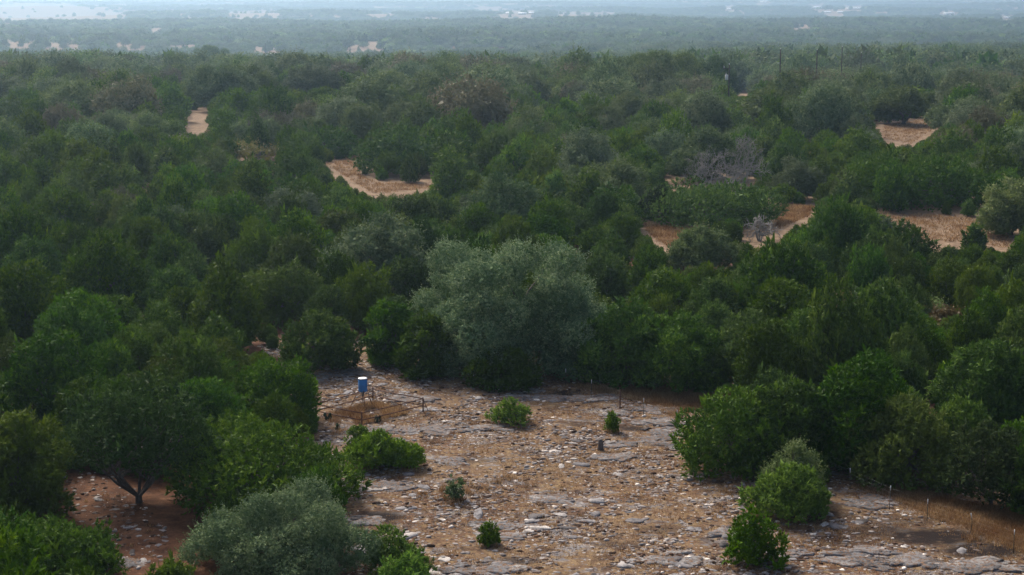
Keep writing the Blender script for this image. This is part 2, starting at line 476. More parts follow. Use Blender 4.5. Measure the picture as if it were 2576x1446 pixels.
gx = axis_lines(-9000, 9000, -36, 36, 0.35, 1.07)
gy = axis_lines(-600, 16000, 66, 150, 0.35, 1.035, 160)
GX, GY = np.meshgrid(gx, gy)
GZ = terrain(GX, GY)
nx, ny = len(gx), len(gy)
gv = np.column_stack([GX.ravel(), GY.ravel(), GZ.ravel()])
ii = (np.arange(ny - 1)[:, None] * nx + np.arange(nx - 1)[None, :]).ravel()
gt = np.vstack([np.column_stack([ii, ii + 1, ii + nx + 1]), np.column_stack([ii, ii + nx + 1, ii + nx])])
gme = mesh_of("ground", gv, gt, M["ground"], smooth=True)
ground = tag(link("ground", gme), kind="structure")
ok = gv[:, 1] > 30
pu, pv, _ = project(gv[:, 0], np.where(ok, gv[:, 1], 100), gv[:, 2])
jit = rng.normal(0, 6, pu.shape)
# meadow: dry grass beyond the fence and in the openings farther back
FENCE_STRIP = [(1430, 968), (1600, 968), (1870, 996), (1720, 1044), (1690, 1050), (1640, 1018), (1500, 985)]
FENCE_STRIP2 = [(2150, 1225), (2300, 1228), (2420, 1262), (2700, 1290), (2750, 1420), (2560, 1388), (2440, 1336), (2330, 1298), (2240, 1255)]
rocky = (in_poly(pu, pv, [(680, 850), (1000, 860), (1860, 960), (2800, 1180), (3000, 1900), (0, 1900), (-200, 1130), (500, 1130)])).astype(float) * ok
strip = (in_poly(pu + jit, pv + jit * 0.4, FENCE_STRIP) | in_poly(pu + jit, pv + jit * 0.4, FENCE_STRIP2))
rocky[strip] = 0.15
leftz = in_poly(pu + jit, pv, [(-200, 1100), (560, 1100), (640, 1330), (560, 1500), (-200, 1500)])
rocky[leftz] *= 0.0
meadow = np.where(gv[:, 1] > 165, 1.0, 0.0); meadow[strip] = 0.8
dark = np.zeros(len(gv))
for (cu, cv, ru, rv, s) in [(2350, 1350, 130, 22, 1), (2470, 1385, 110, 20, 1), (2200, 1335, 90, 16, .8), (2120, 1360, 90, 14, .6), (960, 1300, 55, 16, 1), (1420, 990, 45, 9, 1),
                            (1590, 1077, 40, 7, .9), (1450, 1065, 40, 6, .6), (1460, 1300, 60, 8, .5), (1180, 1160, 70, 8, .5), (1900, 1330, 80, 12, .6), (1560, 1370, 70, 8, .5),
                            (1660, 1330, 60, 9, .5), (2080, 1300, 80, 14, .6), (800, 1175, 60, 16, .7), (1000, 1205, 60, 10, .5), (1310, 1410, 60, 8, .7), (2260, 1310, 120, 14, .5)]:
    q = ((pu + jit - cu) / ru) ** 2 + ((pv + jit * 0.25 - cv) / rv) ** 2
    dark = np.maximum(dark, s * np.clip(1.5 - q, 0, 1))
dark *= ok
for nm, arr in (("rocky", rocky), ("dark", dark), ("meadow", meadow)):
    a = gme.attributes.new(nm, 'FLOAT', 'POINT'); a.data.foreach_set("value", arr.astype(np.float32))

# ------------------------------------------------------------------ stones and rock slabs of the clearing (pieces of the ground)
def stone_shape(r, n=6, flat=0.35, seed=0):
    g = np.random.default_rng(seed)
    th = np.sort((np.arange(n) + g.uniform(-.3, .3, n)) * 2 * math.pi / n)
    rr = r * g.uniform(0.7, 1.15, n)
    top = np.column_stack([rr * 0.72 * np.cos(th), rr * 0.72 * np.sin(th), r * flat * g.uniform(0.75, 1.25, n)])
    midr = np.column_stack([rr * np.cos(th), rr * np.sin(th), r * flat * g.uniform(0.2, 0.5, n)])
    bot = np.column_stack([rr * 0.9 * np.cos(th), rr * 0.9 * np.sin(th), np.full(n, -0.25 * r)])
    V = np.vstack([top, midr, bot, [[0, 0, r * flat * 1.12]]])
    T = []
    for j in range(n):
        k = (j + 1) % n
        T += [(3 * n, j, k), (j, n + j, n + k), (j, n + k, k), (n + j, 2 * n + j, 2 * n + k), (n + j, 2 * n + k, n + k)]
    return V, np.array(T)


def world_points(n, umin, umax, vmin, vmax, test):
    """even in the world: dart throwing over the ground box that the outline spans"""
    a = ground_at((umin + umax) / 2, vmax)[1]; b = ground_at((umin + umax) / 2, vmin)[1]
    out = []
    while sum(len(o) for o in out) < n:
        y = rng.uniform(a, b, n * 3); half = b * (max(abs(umin - 1287.5), abs(umax - 1287.5)) / F) * 1.05
        x = rng.uniform(-half, half, n * 3)
        z = terrain(x, y)
        u, v, _ = project(x, y, z)
        k = test(u, v)
        out.append(np.column_stack([x, y, z])[k])
    return np.vstack(out)[:n]


DARKZ = [(2350, 1350, 130, 22, 1), (2470, 1385, 110, 20, 1), (2200, 1335, 90, 16, .8), (960, 1300, 55, 16, 1), (1420, 990, 45, 9, 1), (1590, 1077, 40, 7, .9)]


def stony(u, v):
    j = rng.normal(0, 5, u.shape)
    base = in_poly(u + j, v + j * .3, [(640, 860), (950, 870), (1440, 960), (1640, 1020), (1720, 1060), (1700, 1190), (2100, 1190), (2240, 1240), (2440, 1345), (2720, 1440), (2720, 1540), (820, 1540), (850, 1250), (780, 1080), (760, 990)])
    lf = in_poly(u, v, [(140, 1180), (300, 1180), (420, 1330), (420, 1420), (280, 1440), (160, 1300)]) & (rng.random(u.shape) < 0.30)
    nz = np.sin(u * .013 + 2) * np.sin(v * .030 + u * .004) + .7 * np.sin(u * .031 - v * .021 + 1) * np.sin(v * .071 + 2) + .5 * np.sin(u * .067 + v * .05) * np.sin(v * .14 - u * .02)
    patch = np.clip(.38 + .55 * nz, .07, 1)
    for (a_, b_, c_, d_, e_) in DARKZ: patch = np.where(((u - a_) / c_) ** 2 + ((v - b_) / d_) ** 2 < 1.2, patch * .12, patch)
    strip_ = in_poly(u, v, FENCE_STRIP) | in_poly(u, v, FENCE_STRIP2)
    return ((base & (rng.random(u.shape) < patch)) | lf) & (~strip_ | (rng.random(u.shape) < .05))


shapes = [mesh_of("stone_shape", *stone_shape(0.5, int(rng.integers(6, 10)), rng.uniform(0.22, 0.5), s), M["stone"]) for s in range(14)]
sp = world_points(300, 140, 2700, 870, 1500, stony)
for i, p in enumerate(sp):
    s = 0.32 + 0.75 * rng.random() ** 3
    link("stone", shapes[i % 14], ground, (p[0], p[1], p[2] - 0.03 * s), (rng.uniform(-.12, .12), rng.uniform(-.12, .12), rng.uniform(0, 6.28)),
         (s * rng.uniform(1.0, 1.9), s * rng.uniform(.7, 1.0), s * rng.uniform(.3, .75)))

cp = world_points(26000, 140, 2700, 870, 1500, stony)
Vs, Ts = [], []
proto = [stone_shape(1.0, n, f, 40 + k) for k, (n, f) in enumerate([(5, .4), (5, .6), (6, .35), (4, .5), (6, .5), (5, .3), (7, .3), (5, .8)])]
off = 0
for i, p in enumerate(cp):
    V, T = proto[i % 8]
    s = 0.028 + 0.14 * rng.random() ** 3.6
    a = rng.uniform(0, 6.28); ca, sa = math.cos(a), math.sin(a)
    x = V[:, 0] * s * rng.uniform(1, 1.8); y = V[:, 1] * s
    Vs.append(np.column_stack([x * ca - y * sa + p[0], x * sa + y * ca + p[1], V[:, 2] * s * 0.7 + p[2] - 0.01]))
    Ts.append(T + off); off += len(V)
tag(link("small_stones", mesh_of("small_stones", np.vstack(Vs), np.vstack(Ts), M["chips"]), ground), kind="stuff")


def slab_mesh(rx, ry, h, seed):
    g = np.random.default_rng(seed)
    n = 22; th = np.arange(n) * 2 * math.pi / n
    w = 1 + 0.16 * np.sin(2 * th + g.uniform(0, 6)) + 0.14 * np.sin(3 * th + g.uniform(0, 6)) + 0.12 * np.sin(5 * th + g.uniform(0, 6)) + g.uniform(-.12, .12, n)
    rings = [(1.05, -0.12), (1.0, h * 0.55), (0.93, h * 0.95), (0.66, h * 1.1), (0.33, h * 1.2)]
    V = []
    for f, z in rings:
        for j in range(n):
            V.append((rx * f * w[j] * math.cos(th[j]) + g.uniform(-.03, .03), ry * f * w[j] * math.sin(th[j]) + g.uniform(-.03, .03), z + (g.uniform(-.4, .4) * h if z > 0 else 0)))
    V.append((0, 0, h * 1.2)); T = []
    for i in range(len(rings) - 1):
        for j in range(n):
            k = (j + 1) % n
            T += [(i * n + j, i * n + k, (i + 1) * n + k), (i * n + j, (i + 1) * n + k, (i + 1) * n + j)]
    for j in range(n): T.append(((len(rings) - 1) * n + j, (len(rings) - 1) * n + (j + 1) % n, len(V) - 1))
    return mesh_of("slab_shape", V, T, M["slab"])


slabs = [slab_mesh(1, 0.8, 0.10, 100 + i) for i in range(9)]
for (cu, cv, ru, rv, n) in [(935, 1226, 60, 7, 5), (905, 1310, 30, 8, 3), (1000, 1082, 120, 6, 10), (1200, 1080, 130, 5, 8), (1120, 1160, 35, 8, 4), (1620, 1032, 70, 9, 8), (1650, 1060, 60, 8, 7), (1650, 1090, 50, 14, 6),
                            (1240, 1322, 45, 7, 4), (1255, 1350, 40, 6, 3), (1215, 1430, 90, 9, 7), (2190, 1390, 60, 8, 4), (2230, 1415, 120, 12, 8), (2480, 1425, 110, 10, 8), (1990, 1400, 80, 9, 4),
                            (1530, 1150, 30, 5, 3), (1480, 1000, 70, 5, 6), (1340, 1002, 90, 4, 6), (1570, 1115, 50, 4, 3), (860, 1080, 40, 8, 4), (990, 1005, 90, 6, 6), (310, 1420, 30, 5, 4),
                            (850, 945, 60, 14, 5), (1660, 1120, 40, 14, 5), (1690, 1400, 60, 12, 3), (1380, 1250, 60, 10, 3), (1840, 1340, 60, 16, 3), (2000, 1240, 60, 8, 4), (2190, 1265, 60, 10, 5)]:
    for k in range(int(n * 1.7)):
        q = ground_at(cu + rng.uniform(-1, 1) * ru, cv + rng.uniform(-1, 1) * rv)
        s = rng.uniform(0.22, 0.80)
        link("rock_slab", slabs[int(rng.integers(9))], ground, (q[0], q[1], q[2] - 0.02 + 0.002 * k), (rng.uniform(-.04, .04), rng.uniform(-.04, .04), rng.uniform(-.5, .5) + (math.pi if rng.random() < .5 else 0)),
             (s * rng.uniform(1.0, 1.9), s * rng.uniform(0.8, 1.3), rng.uniform(.4, .9)))

# ------------------------------------------------------------------ foliage
def unit(a): return a / (np.linalg.norm(a, axis=-1, keepdims=True) + 1e-9)


def tri_cloud(p0, d, L, W, g, nrm=None, jit=.42):
    """slim leaf triangles: base at p0, tip along d"""
    side = unit(np.cross(d, g.normal(size=d.shape) if nrm is None else nrm + g.normal(0, jit, d.shape)))
    a = p0 - side * W[:, None] * .5; b = p0 + side * W[:, None] * .5; c = p0 + d * L[:, None]
    V = np.stack([a, b, c], 1).reshape(-1, 3)
    return V, np.arange(len(V)).reshape(-1, 3)


def dome(g, cx, cy, w, h, zb, n, rmin, rmax, C, R, sink=.7):
    zc = zb + (h - zb) * 0.36
    for i in range(n):
        s = -0.42 + 1.42 * (i + .5) / n
        az = i * 2.39996 + g.uniform(-.5, .5); r = g.uniform(rmin, rmax)
        k = g.uniform(0.78, 1.14)
        if s < 0: rad, z = (0.97 + 0.30 * s), zc + (zb + r * .55 - zc) * (-s / .42)
        else: rad, z = (1 - s * s) ** .46, zc + (h - zc) * s * g.uniform(.86, 1.04)
        rad = max(0, w / 2 * rad * k - r * sink)
        if s > 0: z = max(zc, z - r * sink)
        C.append((cx + rad * math.cos(az), cy + rad * math.sin(az), z)); R.append(r)
    kk = max(4, int(n * .45))
    for i in range(kk):
        r = g.uniform(rmin, rmax); az = i * 6.283 / kk + g.uniform(-.4, .4); rad = max(0, w / 2 * g.uniform(.72, .98) - r * .6)
        C.append((cx + rad * math.cos(az), cy + rad * math.sin(az), zb + r * g.uniform(.35, 1.0))); R.append(r)
    C.append((cx, cy, zc)); R.append(min(w * .34, (h - zb) * .4))


def lobes_of(g, w, h, zb, n, rmin, rmax, masses=None, mw=(.46, .62), sink=.7):
    """a crown made of several unequal masses, each billowing; returns centres and radii of the billows"""
    C, R = [], []
    m = masses or int(np.clip(n / 7, 3, 9))
    a0 = g.uniform(0, 6.28)
    for i in range(m):
        wm = w * (1.4 if i == 0 and m > 6 else 1.0) * (g.uniform(*mw) * (1.08 if m < 5 else .92) if m > 2 else (.86 if i == 0 else .5))
        rad = (w - wm) / 2 * (g.uniform(.75, 1.05) if i else .25)
        az = a0 + i * 6.283 / max(1, m - 1) + g.uniform(-.35, .35)
        hm = h if i == 0 else h * g.uniform(.62, .98)
        dome(g, rad * math.cos(az), rad * math.sin(az), wm, hm, zb if g.random() < .85 else zb + .10 * h, max(5, int(n / m * 1.25)), rmin * w, rmax * w, C, R, sink)
    C, R = np.array(C), np.array(R)
    for ax in (0, 1):                                  # fill the measured width and height
        lo, hi = np.percentile(C[:, ax] - R, 4), np.percentile(C[:, ax] + R, 96)
        C[:, ax] = (C[:, ax] - (lo + hi) / 2) * w / (hi - lo)
    C[:, 2] *= h / np.percentile(C[:, 2] + R * .85, 99)
    return C, R


def scatter(g, C, R, n, down=-0.45, keep=0.86, flat=0.85):
    li = g.choice(len(R), n * 2, p=R ** 2 / (R ** 2).sum())
    d = unit(g.normal(size=(n * 2, 3)))
    r = R[li] * g.uniform(0.82, 1.10, n * 2)
    P = C[li] + d * r[:, None] * [1, 1, flat]
    q = np.linalg.norm((P[:, None, :] - C[None]) / [1, 1, flat], axis=2) / R[None]
    q[np.arange(len(li)), li] = 9
    ok = (q.min(1) > keep) & (d[:, 2] > down) & (P[:, 2] > 0.05)
    return P[ok][:n], d[ok][:n], li[ok][:n]


def juniper_crown(seed, w, h, tufts, blades=6, L=0.42, zb=None, n=30, W=0.22, open_=0.0, inner=1.0, masses=None, mw=(.46, .62), rough=(.55, .42), sink=.7, rad=(.085, .16)):
    g = np.random.default_rng(seed)
    zb = 0.02 * h if zb is None else zb
    C, R = lobes_of(g, w, h, zb, n, *rad, masses, mw, sink)
    C[:, 0] += g.normal(0, .02 * w, len(C)); C[:, 1] += g.normal(0, .02 * w, len(C))
    if open_: # lopsided, with gaps
        kk = g.random(len(R)) > open_; kk[-1] = True; C, R = C[kk], R[kk]
    P, d, li = scatter(g, C, R, tufts)
    tn = np.clip((rough[2] if len(rough) > 2 else .5) + rough[0] * (g.random(len(P)) - .5) + .45 * (g.random(len(R))[li] - .5), 0, 1)
    ax = unit(0.62 * d + np.array([0, 0, 0.50]) + g.normal(0, .40, d.shape))
    LL = L * g.uniform(0.6, 1.25, len(P))
    lead = g.random(len(P)) < 0.035
    LL[lead] *= 1.9; ax[lead] = unit(ax[lead] + [0, 0, 1.2])
    pp = np.repeat(P, blades, 0); aa = np.repeat(ax, blades, 0); ll = np.repeat(LL, blades)
    k = g.uniform(0, 0.75, len(pp))
    p0 = pp + aa * (ll * k)[:, None]
    dd = unit(aa + g.normal(0, .62, aa.shape))
    V1, T1 = tri_cloud(p0, dd, ll * g.uniform(.45, .85, len(pp)), ll * W * g.uniform(.9, 1.8, len(pp)), g, np.repeat(unit(d + [0, 0, .25]), blades, 0), rough[1])
    m = max(40, int(tufts * inner))  # inner sprays
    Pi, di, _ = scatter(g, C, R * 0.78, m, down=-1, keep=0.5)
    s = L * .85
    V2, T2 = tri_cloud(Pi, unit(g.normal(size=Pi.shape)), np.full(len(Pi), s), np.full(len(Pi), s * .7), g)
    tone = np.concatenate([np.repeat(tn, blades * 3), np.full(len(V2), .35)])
    return np.vstack([V1, V2]), np.vstack([T1, T2 + len(V1)]), C, tone


def oak_crown(seed, w, h, clusters, per=6, leaf=0.20, zb=None, n=36, rad=(0.075, 0.135), sprig=0.10, masses=None, mw=(.46, .62), rough=(.55, .42), sink=.7):
    g = np.random.default_rng(seed)
    zb = 0.16 * h if zb is None else zb
    C, R = lobes_of(g, w, h, zb, n, *rad, masses, mw, sink)
    C += g.normal(0, .025 * w, C.shape) * [1, 1, .6]
    P, d, li = scatter(g, C, R, clusters, down=-0.6, keep=0.84)
    tn = np.clip((rough[2] if len(rough) > 2 else .5) + rough[0] * (g.random(len(P)) - .5) + .45 * (g.random(len(R))[li] - .5), 0, 1)
    pp = np.repeat(P, per, 0); nn = np.repeat(d, per, 0)
    p0 = pp + g.normal(0, leaf * .85, pp.shape)
    dd = unit(g.normal(size=pp.shape) + 0.2 * nn + [0, 0, .1])
    ls = leaf * g.uniform(.6, 1.25, len(pp))
    V1, T1 = tri_cloud(p0, dd, ls, ls * .9, g, nn, rough[1])
    sel = np.nonzero(g.random(len(P)) < sprig)[0]
    q = np.repeat(P[sel], 9, 0); ad = np.repeat(unit(d[sel] + [0, 0, .7] + g.normal(0, .3, (len(sel), 3))), 9, 0)
    k = np.tile(np.arange(9) / 8.0, len(sel))
    q = q + ad * (k * leaf * 4.2)[:, None] + g.normal(0, leaf * .18, q.shape)
    V2, T2 = tri_cloud(q, unit(ad * .6 + g.normal(0, .7, ad.shape)), np.full(len(q), leaf * .7), np.full(len(q), leaf * .5), g)
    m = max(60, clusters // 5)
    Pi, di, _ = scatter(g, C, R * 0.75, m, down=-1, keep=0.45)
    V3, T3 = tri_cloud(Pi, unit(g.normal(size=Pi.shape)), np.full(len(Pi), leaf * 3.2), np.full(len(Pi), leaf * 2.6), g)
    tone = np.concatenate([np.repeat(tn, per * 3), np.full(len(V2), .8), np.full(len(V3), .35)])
    return np.vstack([V1, V2, V3]), np.vstack([T1, T2 + len(V1), T3 + len(V1) + len(V2)]), C, tone


def trunk_of(seed, w, h, C, stems=4, r=0.11, fork=0.12, sides=5, lean=.25):
    g = np.random.default_rng(seed + 999)
    mb = MB()
    pick = g.permutation(len(C) - 1)[:stems * 4]
    for s in range(stems):
        a = s * 6.283 / stems + g.uniform(-.5, .5)
        b0 = np.array([math.cos(a), math.sin(a), 0]) * r * (0.9 if stems > 1 else 0)
        hub = np.array([math.cos(a) * w * lean * .5, math.sin(a) * w * lean * .5, h * g.uniform(.38, .55)])
        mid = b0 * .5 + hub * .5 + g.normal(0, .04 * w, 3) * [1, 1, .3]
        mb.tube([b0 - [0, 0, .15], b0 + [0, 0, fork * h * .5], mid, hub], [r * 1.25, r, r * .75, r * .5], sides)
        for j in range(4):
            c = C[pick[(s * 4 + j) % len(pick)]]
            st = mid * (1 - j * .2) + hub * (j * .2)
            m2 = (st + c) / 2 + g.normal(0, .05 * w, 3) * [1, 1, .4]
            mb.tube([st, m2, c], [r * .45, r * .3, r * .1], 4, caps=False)
    return mb


def juniper_pair(seed, w, h, tufts, blades=6, L=0.42, mat="juniper", stems=4, tr=.022, lean=.25, **kw):
    V, T, C, tone = juniper_crown(seed, w, h, tufts, blades, L, **kw)
    return mesh_of("juniper_crown", V, T, M[mat], tone=tone), trunk_of(seed, w, h, C, stems, tr * w, lean=lean).mesh("juniper_trunk", M["bark"], True)


def oak_pair(seed, w, h, clusters, mat="oak", stems=2, tr=0.022, **kw):
    V, T, C, tone = oak_crown(seed, w, h, clusters, **kw)
    return mesh_of("oak_crown", V, T, M[mat], tone=tone), trunk_of(seed, w, h, C, stems, tr * w, sides=6, lean=.3).mesh("oak_trunk", M["bark"], True)


def place_tree(name, label, cat, group, crown, trunk, loc, rz=0.0, scl=(1, 1, 1)):
    e = link(name, None, None, loc, (0, 0, rz), scl)
    e.empty_display_size = 0.5
    tag(e, label, cat, group)
    link("trunk", trunk, e)
    link("crown", crown, e)
    return e


# -------------------------------------------------------------- trees placed one by one from the photo
# (centre u, visible foot v, top v, width px, kind, label)
HAND = [
    (1300, 962, 612, 455, "bigoak", "big billowing grey-green live oak at the head of the stony clearing"),
    (1268, 990, 878, 175, "juniper", "bushy green juniper standing in front of the big grey-green oak"),
    (802, 950, 786, 198, "juniper", "round lone juniper behind the pen, upper left of the blue feeder"),
    (982, 932, 766, 125, "juniper", "yellowish green juniper between the lone round juniper and the big oak"),
    (1068, 962, 800, 130, "juniper", "juniper at the left foot of the big grey-green oak"),
    (690, 1090, 905, 235, "juniper", "dense domed juniper whose right edge touches the pen's left corner"),
    (500, 1040, 852, 270, "juniper", "broad pale-tipped juniper dome behind the domed juniper beside the pen"),
    (300, 1180, 965, 250, "juniper", "olive juniper just left of the tree with the dark bare trunk"),
    (350, 1285, 962, 370, "open", "open juniper with dark bare forking trunk above red bare soil"),
    (668, 1320, 1066, 470, "juniper", "huge dense juniper mound left of the clearing, below the pen"),
    (700, 1490, 1240, 430, "oakshrub", "pale silvery oak bush at the bottom edge below the huge juniper mound"),
    (130, 1500, 1318, 340, "juniper", "bright green juniper in the bottom left corner"),
    (20, 1400, 1290, 150, "juniper", "bluish juniper at the left edge above the bottom left corner juniper"),
    (55, 1340, 1046, 260, "juniper", "tall dark juniper on the left edge beside the red bare soil"),
    (205, 1160, 965, 170, "juniper", "shaded juniper above the tall dark juniper on the left edge"),
    (970, 1180, 1086, 185, "shrub", "wide juniper bush below the pen at the clearing's left side"),
    (905, 1165, 1080, 70, "shrub", "small juniper shoot leaning on the wide bush below the pen"),
    (1290, 1070, 1004, 102, "sparse", "thin sprawling juniper bush to the right of the pen"),
    (1540, 1087, 1040, 42, "shrub", "tiny juniper seedling below the brown fence post"),
    (1230, 1373, 1315, 56, "shrub", "little cone-shaped juniper seedling on pale rock near the bottom"),
    (1905, 1425, 1280, 138, "loose", "young bright juniper bush alone at the lower right of the clearing"),
    (1985, 1305, 1172, 195, "shrub", "spiky young juniper in front of the yellow-tipped oak sapling"),
    (1995, 1262, 1110, 135, "oaksap", "yellow-tipped oak sapling behind the spiky young juniper"),
    (1850, 1210, 992, 295, "juniper", "bright juniper clump jutting into the clearing's right side"),
    (2000, 1200, 960, 230, "juniper", "juniper behind the bright clump and left of the yellow-tipped sapling"),
    (2130, 1200, 900, 300, "juniper", "tallest juniper of the group right of the clearing"),
    (2260, 1240, 1010, 290, "juniper", "dark blue-green juniper behind the right-hand fence posts"),
    (2490, 1300, 1070, 235, "halfopen", "juniper with bare grey lower branches in the grass by the right edge"),
    (2470, 1140, 862, 250, "juniper", "tall juniper above the one with bare lower branches by the right edge"),
    (2600, 1320, 1130, 120, "juniper", "juniper cut by the right edge beside the dry grass"),
    (1000, 1450, 1335, 190, "sparse", "loose juniper saplings' clump right of the silvery oak bush"),
    (1010, 1500, 1405, 130, "shrub", "bright juniper tip at the bottom edge beside the silvery oak bush"),
    (420, 1510, 1418, 130, "shrub", "low bright juniper at the bottom edge under the red soil"),
    (1145, 1262, 1195, 48, "wisp", "thin grey-green shrub with dry stems in the middle of the clearing"),
    (1560, 985, 760, 220, "juniper", "dark juniper right of the big oak above the fence line"),
    (1720, 1000, 800, 240, "juniper", "dark shaded juniper above the strip of dry grass"),
    (1880, 1000, 800, 230, "juniper", "dark juniper at the right end of the dry grass strip"),
    (1760, 690, 572, 165, "oakdark", "dark layered oak with pale crown rim below the dead bush"),
    (2540, 600, 455, 165, "oaklight", "pale yellow-green oak on the right edge above the grassy opening"),
    (1800, 585, 470, 330, "juniper", "wide dark juniper clump under the dead grey tree"),
    (1785, 462, 330, 190, "oakdark", "leafy oak just behind the dead grey tree"),
    (560, 285, 160, 165, "oak", "left of two big round oaks above the small sandy opening"),
    (632, 275, 170, 150, "oakdark", "right of two big round oaks above the small sandy opening"),
    (788, 268, 164, 152, "oak", "round oak with trunk showing, right of the paired oaks"),
    (2272, 318, 216, 135, "oakdark", "umbrella-shaped oak with its trunk showing over a sandy opening"),
    (2235, 312, 225, 95, "oakdark", "small oak leaning beside the umbrella-shaped oak"),
    (2430, 345, 248, 190, "oak", "broad grey oak right of the sandy opening under the umbrella-shaped oak"),
    (535, 200, 114, 115, "oakdark", "tall dark oak standing out above the ridge left of centre"),
    (1640, 265, 130, 260, "oakdark", "tall dark oak grove crown left of the transformer pole"),
    (1780, 255, 150, 150, "oakdark", "dark oak directly behind the transformer pole"),
    (1350, 445, 385, 130, "oak", "grey-green oak above the tall juniper in mid picture"),
    (1080, 650, 578, 130, "oak", "silvery oak upper left of the big oak"),
    (990, 690, 620, 110, "oak", "small silvery oak left of the big oak's top"),
    (1075, 720, 664, 110, "brown", "rust-brown tree touching the big oak's left shoulder"),
    (1780, 820, 765, 165, "oak", "rounded pale oak top in the dark junipers right of the big oak"),
    (870, 590, 540, 90, "brown", "tan-brown oak in the left wood above the rust-brown tree"),
    (640, 410, 355, 110, "yellow", "sparse yellow tree left of the sandy track"),
    (1205, 335, 268, 150, "tan", "tan-brown oak crown in the upper middle of the wood"),
    (330, 275, 225, 85, "yellow2", "small yellow-green tree in the upper left wood"),
    (120, 590, 545, 42, "yellow", "little yellow bush at the left side of the wood"),
    (210, 855, 800, 70, "yellow", "yellow-leaved sprig among the dark junipers at left"),
    (2120, 770, 725, 60, "yellow", "yellow sprig beside bare twigs in the right wood"),
    (2380, 840, 775, 75, "brown", "small orange-brown tree in the right wood"),
    (2340, 800, 755, 70, "oaklight", "pale green sapling left of the orange-brown tree"),
    (2490, 760, 690, 150, "oak", "silvery oak with bare twigs near the right edge"),
    (2140, 590, 515, 170, "juniper", "bright juniper below the grassy opening, left part"),
    (2190, 610, 545, 120, "oak", "pale-topped oak beside the bright juniper below the grassy opening"),
    (2260, 700, 565, 170, "juniper", "round green juniper in front of the grassy opening"),
    (2450, 640, 570, 60, "juniper", "small pointed juniper at the opening's lower right"),
    (1520, 430, 360, 130, "oak", "grey oak with pale crown left of the dead grey tree"),
    (1655, 560, 470, 90, "open", "thin upright juniper with light showing through at the sandy opening"),
    (1290, 555, 500, 150, "oak", "grey-green oak spreading in the middle of the wood"),
    (400, 400, 355, 200, "tan", "wide greyish tan oak in the left wood"),
    (340, 460, 415, 95, "tan", "small tan oak below the wide greyish tan one"),
    (560, 535, 490, 190, "oaklight", "flat-topped yellowish oak in the left wood"),
    (90, 500, 440, 150, "oak", "grey oak by the left edge of the wood"),
    (820, 400, 320, 170, "juniper", "dark juniper left of the sandy track's upper end"),
    (1010, 440, 320, 220, "juniper", "large juniper clump right of the sandy track"),
    (1120, 436, 330, 150, "juniper", "juniper right of the large clump by the sandy track"),
    (2370, 530, 400, 260, "juniper", "dark juniper wall left part above the grassy opening"),
    (2220, 525, 395, 230, "juniper", "dark juniper wall end above the grassy opening beside the dead bush"),
]
TREES = []     # world record of every tree: x, y, w, h, kind
hand_rec = []
for i, (u, vb, vt, wp, kind, lab) in enumerate(HAND):
    g0 = ground_at(u, min(vb, 1520))
    if vb > 1520: g0 = ground_at(u, vb)
    dep = project(*g0)[2]
    w = wp * dep / F
    y = g0[1] + (0.45 * w if kind not in ("shrub", "sparse", "wisp", "open", "loose") else 0.2 * w)
    x = g0[0] * y / g0[1]
    z = float(terrain(x, y))
    h = max(0.5, (z_on_ray(u, vt, y) - z) * 1.0)
    w = wp * (y / CP) / F * 1.0
    hand_rec.append((x, y, z, w, h, kind, lab))
    TREES.append((x, y, w))


